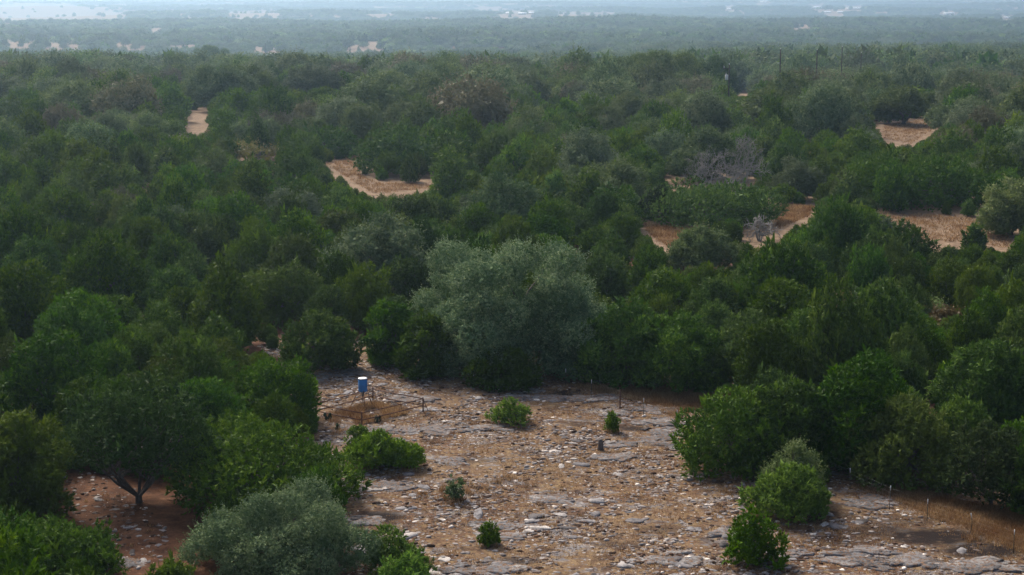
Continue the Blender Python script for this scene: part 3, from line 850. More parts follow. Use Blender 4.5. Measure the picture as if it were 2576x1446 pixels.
def hand_tree(i, rec):
    x, y, z, w, h, kind, lab = rec
    seed = 500 + i
    near = 105.0 / y
    D = min(1.0, max(0.22, near ** 1.7))           # detail falls off with distance
    grow = 1.0 / math.sqrt(D) if D < 1 else 1.0
    ar = w * (w + 2.2 * h) / 2.0
    if kind in ("juniper", "open", "halfopen"):
        tufts = int(np.clip(ar * 105 * D, 420, 12000))
        kw = dict(masses=2 if w < 6.5 else 4, rough=(.5, .34), sink=.6)
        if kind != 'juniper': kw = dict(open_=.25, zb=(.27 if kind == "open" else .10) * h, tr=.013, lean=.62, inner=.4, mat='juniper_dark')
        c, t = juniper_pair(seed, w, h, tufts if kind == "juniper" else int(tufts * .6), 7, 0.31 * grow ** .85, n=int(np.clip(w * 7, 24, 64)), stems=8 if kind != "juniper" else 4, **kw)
        nm, cat, grp = "juniper_tree", "juniper", "junipers of the wood"
    elif kind in ("shrub", "sparse", "loose"):
        c, t = juniper_pair(seed, w, h, int(np.clip(ar * {"shrub": 190, "sparse": 85, "loose": 120}[kind], 200, 3600)), 7, 0.27 if w > 1.5 else 0.20, n=28 if w > 1.5 else 21, mat="juniper_young", stems=5, open_={"shrub": .12, "sparse": .45, "loose": .22}[kind], zb=0.02, inner={"shrub": .45, "sparse": .12, "loose": .2}[kind])
        nm, cat, grp = "juniper_shrub", "juniper bush", "young junipers in the clearing"
    elif kind == "wisp":
        c, t = oak_pair(seed, w, h, 110, "oak", per=4, leaf=.10, n=7, stems=4, tr=.02, zb=.2)
        nm, cat, grp = "dry_shrub", "shrub", None
    else:
        mat = {"bigoak": "oak_silver", "oakshrub": "oak", "oaksap": "oak_light", "oak": "oak", "oakdark": "oak_dark", "oaklight": "oak_light", "brown": "brown", "tan": "oak_tan", "yellow": "yellow", "yellow2": "oak_light"}[kind]
        dens = {"bigoak": 110, "oakshrub": 210, "oaksap": 80, "yellow": 14}.get(kind, 85)
        lf = {"bigoak": 0.15, "oakshrub": 0.10, "oaksap": 0.12}.get(kind, 0.17 * grow ** .75)
        cl = int(np.clip(ar * dens * D, 120, 18000))
        n = {"bigoak": 66, "oakshrub": 44}.get(kind, 36)
        rad = (0.065, 0.12) if kind == "bigoak" else (0.075, 0.13)
        zb = {"bigoak": 0.01 * h, "oakshrub": 0.02 * h}.get(kind, 0.14 * h)
        if vbare(lab): zb = 0.38 * h
        kx = dict(masses=9, mw=(.32, .46), rough=(.35, .28)) if kind == 'bigoak' else (dict(masses=2) if y > 150 else {})
        c, t = oak_pair(seed, w, h, cl, mat, **kx, stems=3 if kind == "bigoak" else 2, leaf=lf, n=n, rad=rad, zb=zb, sprig=.16 if kind in ("bigoak", "oakshrub", "oaksap") else .06)
        nm, cat, grp = ("live_oak_tree", "oak", "oaks of the wood") if kind not in ("yellow", "brown", "yellow2") else ("broadleaf_tree", "tree", "yellow and brown trees in the wood")
        if kind == "oakshrub": nm, cat, grp = "oak_bush", "oak bush", None
        if kind == "oaksap": nm, cat, grp = "oak_sapling", "oak sapling", None
    place_tree(nm, lab, cat, grp, c, t, (x, y, z))


def vbare(lab): return "trunk showing" in lab


for i, r in enumerate(hand_rec): hand_tree(i, r)

# -------------------------------------------------------------- the wood itself
JN = [juniper_pair(2000 + i, 5.2, 4.9 * s, 3000, 6, 0.34, n=32, masses=(1, 3, 2, 4)[i % 4], rough=(.45, .34), sink=.5, rad=(.095, .17)) for i, s in enumerate((1, .9, 1.08, .84, 1.0, .95, 1.03, .88))]
JM = [juniper_pair(2100 + i, 5.2, 4.9 * s, 1250, 5, 0.48, n=20, stems=3, masses=1 + i % 3, rough=(.40, .26, .68), sink=.45, rad=(.12, .20)) for i, s in enumerate((1, .9, 1.08, .84, .95, 1.02))]
ON = [oak_pair(2200 + i, 8.0, 6.6 * s, 2000, "oak", leaf=.25, per=6) for i, s in enumerate((1, .88, 1.05))] + \
     [oak_pair(2210 + i, 8.0, 6.6 * s, 1800, "oak_dark", leaf=.26, per=6) for i, s in enumerate((1, .9))] + \
     [oak_pair(2220, 8.0, 5.8, 1800, "oak_tan", leaf=.25, per=6)]
OM = [oak_pair(2300 + i, 8.0, 6.6 * s, 1500, "oak", leaf=.30, per=5, n=20, rad=(.12, .20), masses=1 + i, rough=(.40, .26, .70), sink=.45) for i, s in enumerate((1, .88, 1.05))] + \
     [oak_pair(2310 + i, 8.0, 6.6 * s, 1400, "oak_dark", leaf=.30, per=5, n=20, rad=(.12, .20), masses=1 + i, rough=(.40, .26, .70), sink=.45) for i, s in enumerate((1, .9, 1.08))] + \
     [oak_pair(2320, 8.0, 5.8, 1400, "oak_tan", leaf=.30, per=5, n=20, rad=(.12, .20), masses=2, rough=(.40, .26, .70), sink=.45)]


DIM = {}
def dims(me):
    if me.name not in DIM:
        v = np.empty(len(me.vertices) * 3, np.float32); me.vertices.foreach_get("co", v); v = v.reshape(-1, 3)
        DIM[me.name] = (2 * float(np.percentile(np.hypot(v[:, 0], v[:, 1]), 98)), float(np.percentile(v[:, 2], 99.6)))
    return DIM[me.name]


def poisson_wood():
    ndart = 48000
    Y = np.sqrt(rng.uniform(58 ** 2, 575 ** 2, ndart))
    X = rng.uniform(-1, 1, ndart) * (Y * 0.5 * 2575 / F * 1.10 + 5)
    Z = terrain(X, Y)
    U, V, _ = project(X, Y, Z)
    po = np.where(V > 800, 0.0, np.where(V > 620, 0.07, np.where(V > 380, 0.20, np.where(U > 1000, 0.75, 0.62))))
    po = np.where((V > 380) & (U < 900), po * 1.0, po)
    patch = 0.5 + 0.5 * np.sin(X * 0.05 + 1) * np.sin(Y * 0.031 + 2)
    isoak = rng.random(ndart) < po * (0.5 + patch)
    W = np.where(isoak, rng.uniform(5.5, 10.5, ndart) * np.where(Y > 290, 1.45, 1.0), rng.uniform(3.2, 6.8, ndart))
    H = np.where(isoak, np.minimum(W * rng.uniform(.70, .92, ndart), rng.uniform(7.5, 10.5, ndart)), W * rng.uniform(.80, 1.08, ndart))
    H = np.where(isoak & (V > 380), H * .85, H) * np.where(rng.random(ndart) < .12, 1.22, 1.0) * np.where(Y > 380, rng.uniform(.62, 1.12, ndart), 1.0)
    def clash(W, H):
        bad = np.zeros(ndart, bool)
        polys = [MAIN, LEFT] + MID
        for fx in (-.46, -.23, 0, .23, .46):
            for fz in (0.0, .12, .25, .37, .5, .62, .75, .86, .97):
                q = fx * (1 if fz < .7 else .6)
                u, v, _ = project(X + q * W, Y - (0.35 * W if fz < .3 else 0), Z + fz * H)
                for pl in polys: bad |= in_poly(u, v, pl)
        # nothing nearer may hide these landmarks
        for pl, dmax in [([(1690, 350), (1890, 350), (1890, 470), (1690, 470)], 235), ([(1868, 548), (1955, 548), (1955, 612), (1868, 612)], 205), ([(2200, 215), (2360, 215), (2360, 320), (2200, 320)], 330),
                         ([(1050, 605), (1520, 605), (1520, 960), (1050, 960)], 128), ([(1815, 160), (1850, 160), (1850, 232), (1815, 232)], 344), ([(700, 785), (905, 785), (905, 930), (700, 930)], 128),
                         ([(500, 165), (870, 165), (870, 215), (500, 215)], 400), ([(2470, 455), (2575, 455), (2575, 580), (2470, 580)], 200), ([(1680, 572), (1840, 572), (1840, 660), (1680, 660)], 165),
                         ([(1950, 120), (2180, 120), (2180, 165), (1950, 165)], 430), ([(1045, 665), (1125, 665), (1125, 690), (1045, 690)], 150), ([(600, 355), (690, 355), (690, 400), (600, 400)], 280),
                         ([(185, 803), (240, 803), (240, 822), (185, 822)], 132), ([(2350, 762), (2412, 762), (2412, 795), (2350, 795)], 138), ([(2095, 725), (2150, 725), (2150, 765), (2095, 765)], 146)]:
            for fx in (-.42, 0, .42):
                for fz in (.4, .7, .93):
                    u, v, _ = project(X + fx * W * (1 if fz < .8 else .5), Y, Z + fz * H)
                    bad |= in_poly(u, v, pl) & (Y < dmax)
        return bad
    bad = clash(W * 1.0, H * 1.05)
    for k in (.68, .45, .28):              # smaller growth where a full crown would close an opening
        W = np.where(bad, W * k / (1 if k == .68 else (.68 if k == .45 else .45)), W); H = np.where(bad, H * k / (1 if k == .68 else (.68 if k == .45 else .45)), H)
        isoak &= ~bad
        bad = clash(W * 1.0, H * 1.05)
    bad |= (V > 1500) & (U > 250)
    cell = {}
    def key(x, y): return int(x // 6), int(y // 6)
    for (x, y, w) in TREES: cell.setdefault(key(x, y), []).append((x, y, w * 1.0))
    out = []
    for i in np.nonzero(~bad)[0]:
        x, y, w = X[i], Y[i], W[i]
        kx, ky = key(x, y); good = True
        for a in (kx - 2, kx - 1, kx, kx + 1, kx + 2):
            for b in (ky - 2, ky - 1, ky, ky + 1, ky + 2):
                for (x2, y2, w2) in cell.get((a, b), ()):
                    if (x - x2) ** 2 + (y - y2) ** 2 < (0.40 * (w + w2)) ** 2: good = False; break
                if not good: break
            if not good: break
        if good:
            cell.setdefault((kx, ky), []).append((x, y, w))
            out.append((x, y, Z[i], w, H[i], bool(isoak[i])))
    return out


wood = poisson_wood()
# how much of each crown the view sees (near to far over a coarse picture)
SCL = 0.25
cov = np.zeros((int(1446 * SCL) + 1, int(2575 * SCL) + 1), bool)
allt = [(r[1], r[0], r[2], r[3], r[4], -1) for r in hand_rec] + [(t[1], t[0], t[2], t[3], t[4], k) for k, t in enumerate(wood)]
allt.sort()
vis = {}
for (y, x, z, w, h, k) in allt:
    uc, vc, dep = project(x, y, z + h * .5)
    ru, rv = w * .47 * F / dep * SCL, h * .5 * F / dep * SCL
    uc, vc = float(uc) * SCL, float(vc) * SCL
    u0, u1, v0, v1 = max(0, int(uc - ru)), min(cov.shape[1], int(uc + ru) + 2), max(0, int(vc - rv)), min(cov.shape[0], int(vc + rv) + 2)
    if u0 >= u1 or v0 >= v1: continue
    vv, uu = np.mgrid[v0:v1, u0:u1]
    e = ((uu - uc) / ru) ** 2 + ((vv - vc) / rv) ** 2 < 1
    new = e & ~cov[v0:v1, u0:u1]
    if k >= 0 and new.any(): vis[k] = (int(new.sum()), float(uu[new].mean()) / SCL, float(vv[new].mean()) / SCL)
    cov[v0:v1, u0:u1] |= e

n_j = sum(r[5] in ("juniper", "open", "halfopen") for r in hand_rec); n_o = sum(r[5] in ("oak", "oakdark", "oaklight", "tan", "bigoak") for r in hand_rec)
single = set()
for oak, room in ((False, 297 - n_j), (True, 297 - n_o)):
    ks = sorted((k for k in vis if wood[k][5] == oak and vis[k][0] >= 4), key=lambda k: -vis[k][0])[:room]
    single.update(ks)
LM = [("the big grey-green oak", 1290, 780), ("the blue feeder", 913, 985), ("the dead grey tree", 1815, 410), ("the bare grey bush", 1910, 580), ("the sandy track", 890, 440),
      ("the grassy opening at right", 2380, 575), ("the transformer pole", 1834, 195), ("the paired round oaks", 600, 215), ("the rust-brown tree", 1075, 690), ("the sparse yellow tree", 640, 380),
      ("the yellow sprig at left", 210, 820), ("the yellow bush at left", 120, 565), ("the flat-topped yellowish oak", 560, 505), ("the umbrella-shaped oak", 2272, 260), ("the pale oak on the right edge", 2540, 520),
      ("the orange-brown tree at right", 2380, 805), ("the lone round juniper", 802, 860), ("the tan oak in the upper middle", 1205, 300), ("the row of dark poles", 2060, 150), ("the dark layered oak", 1760, 625),
      ("the small sandy opening", 492, 305), ("the wide tan oak at left", 400, 378), ("the tall dark oak on the ridge", 535, 150), ("the open juniper with dark trunk", 400, 1100), ("the yellow-tipped oak sapling", 1995, 1180),
      ("the pale-topped oak at right", 2190, 575), ("the silvery oak near the right edge", 2490, 725), ("the pale opening on the far left", 100, 110), ("the grey-green oak in the middle wood", 1290, 525), ("the pale rounded oak top", 1780, 795),
      ("the left edge at mid height", 10, 690), ("the top right corner", 2560, 60), ("the sandy opening under the umbrella-shaped oak", 2285, 335), ("the small yellow-green tree", 330, 250), ("the round juniper by the grassy opening", 2260, 630)]
DIRS = ["right of", "to the upper right of", "above", "to the upper left of", "left of", "to the lower left of", "below", "to the lower right of"]
RANK = ["nearest", "second nearest", "third nearest", "fourth nearest", "fifth nearest", "sixth nearest", "seventh nearest", "eighth nearest", "ninth nearest", "tenth nearest", "eleventh nearest", "twelfth nearest", "thirteenth nearest", "fourteenth nearest"]
_rank = {}
for k in sorted(single, key=lambda q: min(math.hypot(vis[q][1] - m[1], vis[q][2] - m[2]) for m in LM)):
    u_, v_ = vis[k][1], vis[k][2]
    for m in sorted(LM, key=lambda m: math.hypot(u_ - m[1], (v_ - m[2]) * 1.3)):
        d_ = DIRS[int(round(math.atan2(m[2] - v_, u_ - m[1]) / (math.pi / 4))) % 8]
        c_ = _rank.get((wood[k][5], m[0], d_), 0)
        if c_ < len(RANK): break
    _rank[(wood[k][5], m[0], d_)] = c_ + 1
    _rank[k] = f"{'grey-green oak' if wood[k][5] else 'green juniper'} {RANK[c_]} {d_} {m[0]}"
stuff_pts = []
for k, (x, y, z, w, h, oak) in enumerate(wood):
    rz = float(rng.uniform(0, 6.28)); j = int(rng.integers(1000))
    if k not in single:
        stuff_pts.append((x, y, z, w, h, oak, rz, j)); continue
    a, u, v = vis[k]
    lab = _rank[k]
    far = y > 175
    if oak:
        S = OM if y > 230 else ON
        c, t = S[j % len(S)]; bw, bh = dims(c)
        place_tree("live_oak_tree", lab, "oak", "oaks of the wood", c, t, (x, y, z), rz, (w / bw, w / bw, h / bh))
    else:
        S = JM if far else JN
        c, t = S[j % len(S)]; bw, bh = dims(c)
        place_tree("juniper_tree", lab, "juniper", "junipers of the wood", c, t, (x, y, z), rz, (w / bw, w / bw, h / bh))


# the rest of the wood: one mass
def template_collection(name, pairs):
    c = bpy.data.collections.new(name)
    for i, (a, b) in enumerate(pairs):
        va = np.empty(len(a.vertices) * 3, np.float32); a.vertices.foreach_get("co", va)
        ta = np.empty(len(a.loops), np.int32); a.loops.foreach_get("vertex_index", ta)
        vb = np.empty(len(b.vertices) * 3, np.float32); b.vertices.foreach_get("co", vb)
        tb = np.empty(len(b.loops), np.int32); b.loops.foreach_get("vertex_index", tb)
        V = np.vstack([va.reshape(-1, 3), vb.reshape(-1, 3)]); T = np.vstack([ta.reshape(-1, 3), tb.reshape(-1, 3) + len(va) // 3])
        mi = np.concatenate([np.zeros(len(ta) // 3), np.ones(len(tb) // 3)])
        tn = np.empty(len(a.vertices), np.float32); a.attributes["tone"].data.foreach_get("value", tn)
        me = mesh_of(f"{name}_{i:02d}", V, T, [a.materials[0], b.materials[0]], mi, tone=np.concatenate([tn, np.zeros(len(b.vertices))]))
        c.objects.link(bpy.data.objects.new(f"{name}_{i:02d}", me))
    return c


def instance_stuff(name, pts, scales, rots, idx, coll, label):
    me = bpy.data.meshes.new(name)
    me.vertices.add(len(pts)); me.vertices.foreach_set("co", np.asarray(pts, np.float32).ravel())
    a = me.attributes.new("scl", 'FLOAT_VECTOR', 'POINT'); a.data.foreach_set("vector", np.asarray(scales, np.float32).ravel())
    a = me.attributes.new("rot", 'FLOAT_VECTOR', 'POINT'); a.data.foreach_set("vector", np.asarray(rots, np.float32).ravel())
    a = me.attributes.new("idx", 'INT', 'POINT'); a.data.foreach_set("value", np.asarray(idx, np.int32))
    o = link(name, me)
    ng = bpy.data.node_groups.new(name, 'GeometryNodeTree')
    ng.interface.new_socket("Geometry", in_out='INPUT', socket_type='NodeSocketGeometry')
    ng.interface.new_socket("Geometry", in_out='OUTPUT', socket_type='NodeSocketGeometry')
    gi = ng.nodes.new("NodeGroupInput"); go = ng.nodes.new("NodeGroupOutput")
    m2p = ng.nodes.new("GeometryNodeMeshToPoints")
    ci = ng.nodes.new("GeometryNodeCollectionInfo"); ci.inputs[0].default_value = coll
    ci.inputs["Separate Children"].default_value = True; ci.inputs["Reset Children"].default_value = True
    iop = ng.nodes.new("GeometryNodeInstanceOnPoints"); iop.inputs["Pick Instance"].default_value = True
    def at(n, t):
        q = ng.nodes.new("GeometryNodeInputNamedAttribute"); q.data_type = t; q.inputs[0].default_value = n
        return q.outputs[0]
    e2r = ng.nodes.new("FunctionNodeEulerToRotation")
    L = ng.links.new
    L(gi.outputs[0], m2p.inputs[0]); L(m2p.outputs[0], iop.inputs["Points"]); L(ci.outputs[0], iop.inputs["Instance"])
    L(at("idx", 'INT'), iop.inputs["Instance Index"]); L(at("rot", 'FLOAT_VECTOR'), e2r.inputs[0]); L(e2r.outputs[0], iop.inputs["Rotation"])
    L(at("scl", 'FLOAT_VECTOR'), iop.inputs["Scale"]); L(iop.outputs[0], go.inputs[0])
    md = o.modifiers.new("scatter", 'NODES'); md.node_group = ng
    return tag(o, label, kind="stuff")


mid_c = template_collection("wood_template", JM + OM)
P, S, Rr, I = [], [], [], []
for (x, y, z, w, h, oak, rz, j) in stuff_pts:
    P.append((x, y, z)); Rr.append((0, 0, rz))
    I.append(6 + j % 7 if oak else j % 6); bw, bh = dims((OM if oak else JM)[j % (7 if oak else 6)][0]); S.append((w / bw, w / bw, h / bh))
instance_stuff("woodland", P, S, Rr, I, mid_c, "dense mass of juniper and oak crowns filling the middle distance")

# far wood beyond the ridge
FJ = [juniper_pair(2400 + i, 5.4, 4.6, 190, 4, 1.05, n=14, stems=2, W=.34) for i in range(2)]
FO = [oak_pair(2500 + i, 9.0, 7.0, 700, "oak" if i % 2 else "oak_dark", leaf=.45, per=4, n=22, rad=(.13, .21), sprig=.0, masses=1 + i % 2, rough=(.24, .22, .60), sink=.4) for i in range(6)] + [oak_pair(2510 + i, 9.0, 6.4, 480, "oak_light", leaf=.55, per=4, n=26, sprig=.0) for i in range(1)]
far_c = template_collection("far_wood_template", FJ + FO)
P, S, Rr, I = [], [], [], []
for (d0, d1, sp_) in ((575, 1300, 8.8), (1300, 2300, 14.0), (2300, 3700, 19.0), (3700, 6500, 27.0), (6500, 11500, 42.0)):
    n = int(0.5 * (d1 ** 2 - d0 ** 2) * (2575 / F * 1.12) / sp_ ** 2 * 1.25)
    y = np.sqrt(rng.uniform(d0 ** 2, d1 ** 2, n)); x = rng.uniform(-1, 1, n) * (y * .5 * 2575 / F * 1.10 + 6)
    z = terrain(x, y)
    w = (5.0 + 12.0 * rng.random(n) ** 1.5) * {575: 1.25, 1300: 1.5, 2300: 1.9, 3700: 2.3, 6500: 3.2}[d0]; h = np.minimum(w, 13) * rng.uniform(.5, 1.0, n)
    grove = 0.5 + 0.5 * np.sin(x * .013 + y * .004 + 1) * np.sin(y * .0093 - x * .003)
    h *= .75 + .4 * grove
    bad = np.zeros(n, bool)
    rng_keep = rng.random(n)
    for fx in (-.45, -.15, .15, .45):
        for fz in (0, .35, .7, 1.0):
            u, v, _ = project(x + fx * w, y, z + fz * h)
            for pl in FAR: bad |= in_poly(u, v, pl) & ((w > 15) | (rng_keep > .34))
    u, v, _ = project(x, y, z)
    bad |= (np.sin(x * .018 + 2) * np.sin(y * .011 + x * .004) > 0.83) & (y > 1500)
    tl = np.clip((750 - u) / 700, 0, 1) * (y > 3600)          # open pasture on the far left
    bad |= rng.random(n) < tl * .8
    ok_ = ~bad
    P += list(zip(x[ok_], y[ok_], z[ok_])); k = int(ok_.sum())
    jn = rng.random(k) < .35
    ii_ = np.where(jn, rng.integers(0, 2, k), 2 + rng.choice(7, k, p=[.16, .16, .16, .16, .14, .14, .08]))
    S += [((a / 5.4, a / 5.4, b / 4.6) if q else (a / 9, a / 9, b / 7)) for a, b, q in zip(np.where(jn, w[ok_] * .75, w[ok_]), np.where(jn, h[ok_] * .8, h[ok_]), jn)]
    Rr += [(0, 0, q) for q in rng.uniform(0, 6.28, k)]; I += list(ii_)
instance_stuff("far_woodland", P, S, Rr, I, far_c, "hazy far-off wood running to the top of the picture")

# ------------------------------------------------------------------ dead trees
def dead_mesh(seed, h, w, r, levels=5, up=.35, sides=5):
    g = np.random.default_rng(seed); mb = MB()
    def grow(p, d, L, rad, lv):
        pts = [p]; dd = d
        for k in range(3):
            dd = unit(dd + g.normal(0, .22, 3)); pts.append(pts[-1] + dd * L / 3)
        mb.tube(pts, np.linspace(rad, rad * .62, 4), sides if lv > 2 else 3, caps=False)
        if lv == 0: return
        for k in range(3 if lv > 1 else 4):
            nd = unit(dd + g.normal(0, .75, 3) + [0, 0, up * .4])
            grow(pts[int(g.integers(2, 4))], nd, L * g.uniform(.62, .85), max(rad * .64, .017), lv - 1)
    for k in range(3):
        a = k * 2.1 + g.uniform(0, .6)
        grow(np.array([0, 0, -.1]), unit(np.array([math.cos(a) * .5, math.sin(a) * .5, 1.0])), h * .30, r, levels)
    return mb


def fit(mb, w, h):
    V = np.vstack(mb.v); s = np.array([w / (np.percentile(V[:, 0], 97) - np.percentile(V[:, 0], 3)), w / (np.percentile(V[:, 1], 97) - np.percentile(V[:, 1], 3)), h / np.percentile(V[:, 2], 98)])
    for v in mb.v: v *= s
    return mb


def dead_tree(u, vb, vt, wp, y, name, label, seed, **kw):
    r = ray(u, vb); x = r[0] / r[1] * y; z = float(terrain(x, y))
    h = z_on_ray(u, vt, y) - z; w = wp * y / CP / F
    e = tag(link(name, None, None, (x, y, z)), label, "dead tree" if "tree" in name else "dead bush")
    link("branches", fit(dead_mesh(seed, h, w, .020 * w, **kw), w, h).mesh("branches", M["deadwood"]), e)


dead_tree(1815, 575, 355, 155, 206, "dead_tree", "bare dead grey tree standing out of the junipers, upper right", 71, levels=6)
q = ground_at(1910, 608); dead_tree(1910, 608, 550, 82, q[1] + .6, "dead_bush", "round bare grey bush by the sandy opening under the dead tree", 72, levels=4, up=-.2)
q = ground_at(2130, 800); dead_tree(2135, 800, 730, 55, 128, "dead_sapling_bush", "bare pale twigs among the junipers of the right wood", 73, levels=3)
q = ground_at(605, 560); dead_tree(610, 545, 487, 48, 184, "dead_twig_bush", "bluish bare twigs poking from the left wood beside the flat-topped oak", 74, levels=3)

# ------------------------------------------------------------------ feeder pen
pn, pr, pb, pl_ = (ground_at(910, 1071), ground_at(1064, 1034), ground_at(938, 1008), ground_at(795, 1047))
pen = tag(link("pen_fence", None, None, tuple(pn)), "low rusty pipe pen with four sides around the blue feeder", "pen fence")
rel = lambda p, z=0.0: np.array([p[0] - pn[0], p[1] - pn[1], p[2] - pn[2] + z])
for p in (pn, pr, pb, pl_):
    mb = MB(); mb.tube([rel(p, -.2), rel(p, .90)], [.045, .045], 8); link("post", mb.mesh("post", M["rust"], True), pen)
for a, b in ((pn, pr), (pr, pb), (pb, pl_), (pl_, pn)):
    for zz in (.80, .36):
        mid = (rel(a, zz) + rel(b, zz)) / 2 - [0, 0, .015]
        mb = MB(); mb.tube([rel(a, zz), mid, rel(b, zz)], [.034] * 3, 7); link("rail", mb.mesh("rail", M["rust"], True), pen)
mb = MB(); mb.tube([rel(pr, .82), rel(pr, 0) + [.32, .1, -.05]], [.022, .022], 6); link("brace", mb.mesh("brace", M["rust"], True), pen)
mb = MB(); mb.tube([rel(pb, .80), rel(pb, 0) + [.32, -.25, -.05]], [.020, .020], 6); link("brace", mb.mesh("brace", M["rust"], True), pen)
mb = MB(); mb.tube([rel(pb, .45) + [.05, -.04, 0], rel(pb, 0) + [-.25, -.2, -.05]], [.018, .018], 6); link("brace", mb.mesh("brace", M["rust"], True), pen)

fp = ground_at(913, 1024)
fd = tag(link("game_feeder", None, None, tuple(fp)), "blue drum feeder with white lid on thin rusty legs inside the pen", "feeder")
FB, FT = 1.02, 1.88
mb = MB(); mb.lathe([(0.0, FB), (.25, FB), (.278, FB + .03), (.29, FB + .08), (.285, FB + .12), (.285, FB + .40), (.293, FB + .42), (.293, FB + .45), (.285, FB + .47), (.285, FT - .06), (.275, FT - .03)], 28)
drum = link("drum", mb.mesh("drum", M["blue_drum"], True), fd)
mb = MB(); mb.lathe([(.288, FT - .055), (.297, FT - .05), (.297, FT - .02), (.285, FT - .015)], 28); link("lid_band", mb.mesh("lid_band", M["black"], True), fd)
mb = MB(); mb.lathe([(.292, FT - .017), (.295, FT), (.28, FT + .018), (.15, FT + .026), (0, FT + .03)], 28); link("lid", mb.mesh("lid", M["lid"], True), fd)
mb = MB(); mb.lathe([(.15, FB - .002), (.12, FB - .10), (.085, FB - .12), (.085, FB - .26), (.06, FB - .28), (0, FB - .28)], 16); link("spinner_box", mb.mesh("spinner_box", M["steel"], True), fd)
feet = [(-.85, -.35, 0), (.15, -.62, 0), (.62, .12, 0), (-.1, .7, 0)]
for (x, y, z) in feet:
    n_ = math.hypot(x, y); tx, ty = x / n_ * .27, y / n_ * .27
    mb = MB(); mb.tube([(x, y, -.05), (tx, ty, FB + .12)], [.024, .026], 5); link("leg", mb.mesh("leg", M["rust"]), fd)
for i_ in range(4):
    a, b = np.array(feet[i_]), np.array(feet[(i_ + 1) % 4])
    def on(p, t):
        n_ = math.hypot(p[0], p[1]); top = np.array([p[0] / n_ * .27, p[1] / n_ * .27, FB + .12]); return np.array(p) * (1 - t) + top * t
    mb = MB(); mb.tube([on(a, .5), on(b, .5)], [.015, .015], 4); link("leg_brace", mb.mesh("leg_brace", M["rust"]), fd)
for k_, (t0, zz, hh) in enumerate([(-.62, FT - .28, .035), (-.62, FT - .38, .045), (-.60, FT - .48, .05), (-.66, FT - .20, .02)]):     # dark letter marks down the drum's side
    mb = MB(); V = []; T = []
    for j in range(4):
        a = t0 + (j - 1.5) * .045
        for z2 in (zz - hh * (.6 if j in (0, 3) else 1), zz + hh): V.append((.2885 * math.cos(a), .2885 * math.sin(a), z2))
    for j in range(3): T += [(2 * j, 2 * j + 2, 2 * j + 3), (2 * j, 2 * j + 3, 2 * j + 1)]
    mb.add(V, T); link("letter_mark", mb.mesh("letter_mark", M["black"]), drum)

# ------------------------------------------------------------------ wire fence along the clearing's right side
FP = [(1423, 970, 935), (1486, 1001, 955), (1559, 1027, 981), (1618.6, 1047, 1002), (1702, 1081, 1031), (1800, 1112, 1063), (1910, 1150, 1100), (2030, 1190, 1144), (2138, 1230, 1188), (2236, 1281, 1222), (2331, 1311, 1256), (2438, 1348, 1297), (2548, 1391, 1335), (2665, 1435, 1376)]
f0 = ground_at(1486, 1001)
fence = tag(link("wire_fence", None, None, tuple(f0)), "thin wire fence of white-tipped steel posts crossing the clearing's right side", "fence")
tops = []
for i, (u, vb, vt) in enumerate(FP):
    p = ground_at(u, vb); h = z_on_ray(u, vt, p[1]) - p[2]; h = min(max(h, 1.15), 1.4)
    b = p - f0; lean = np.array([.16 if i == 11 else rng.normal(0, .02), 0, 0])
    brown = i == 2
    mb = MB()
    if brown: mb.tube([b - [0, 0, .3], b + [0, 0, h * .5], b + [0, 0, h]], [.042, .042, .042], 8)
    elif i == 11: mb.tube([b - [0, 0, .3], b + [.08, 0, h * .45], b + [.10, 0, h * .6], b + [.02, 0, h]], [.018] * 4, 5)
    else: mb.tube([b - [0, 0, .3], b + lean + [0, 0, h]], [.019, .019], 5)
    po = link("post", mb.mesh("post", M["rust"] if brown else M["post_green"]), fence)
    t = b + (lean if i != 11 else np.array([.02, 0, 0])) + [0, 0, h]
    tops.append((b, t))
    if not brown and i != 13:
        mb = MB(); d = unit(t - b) if i != 11 else unit(np.array([-.2, 0, 1.0])); mb.tube([t - d * .24, t + d * .012], [.0235, .0235], 6)
        link("white_tip", mb.mesh("white_tip", M["white_paint"]), po)
for k in range(4):
    mb = MB(); fr = .35 + .19 * k
    mb.tube([a * (1 - fr) + b * fr + [0, 0, .0] for a, b in tops], [.0010] * len(tops), 3, caps=False)
    link("wire", mb.mesh("wire", M["steel"]), fence)

# ------------------------------------------------------------------ stump, prickly pears
q = ground_at(1510, 1131)
st = tag(link("tree_stump", None, None, tuple(q)), "short dark weathered stump standing in the middle of the clearing", "stump")
mb = MB(); mb.tube([(0, 0, -.1), (.01, 0, .12), (.0, .01, .4), (-.02, 0, .62)], [.24, .17, .155, .13], 9); link("trunk", mb.mesh("trunk", M["bark"], True), st)
mb = MB(); mb.tube([(.12, 0, .45), (.26, .03, .58)], [.05, .02], 6); link("branch_stub", mb.mesh("branch_stub", M["bark"]), st)


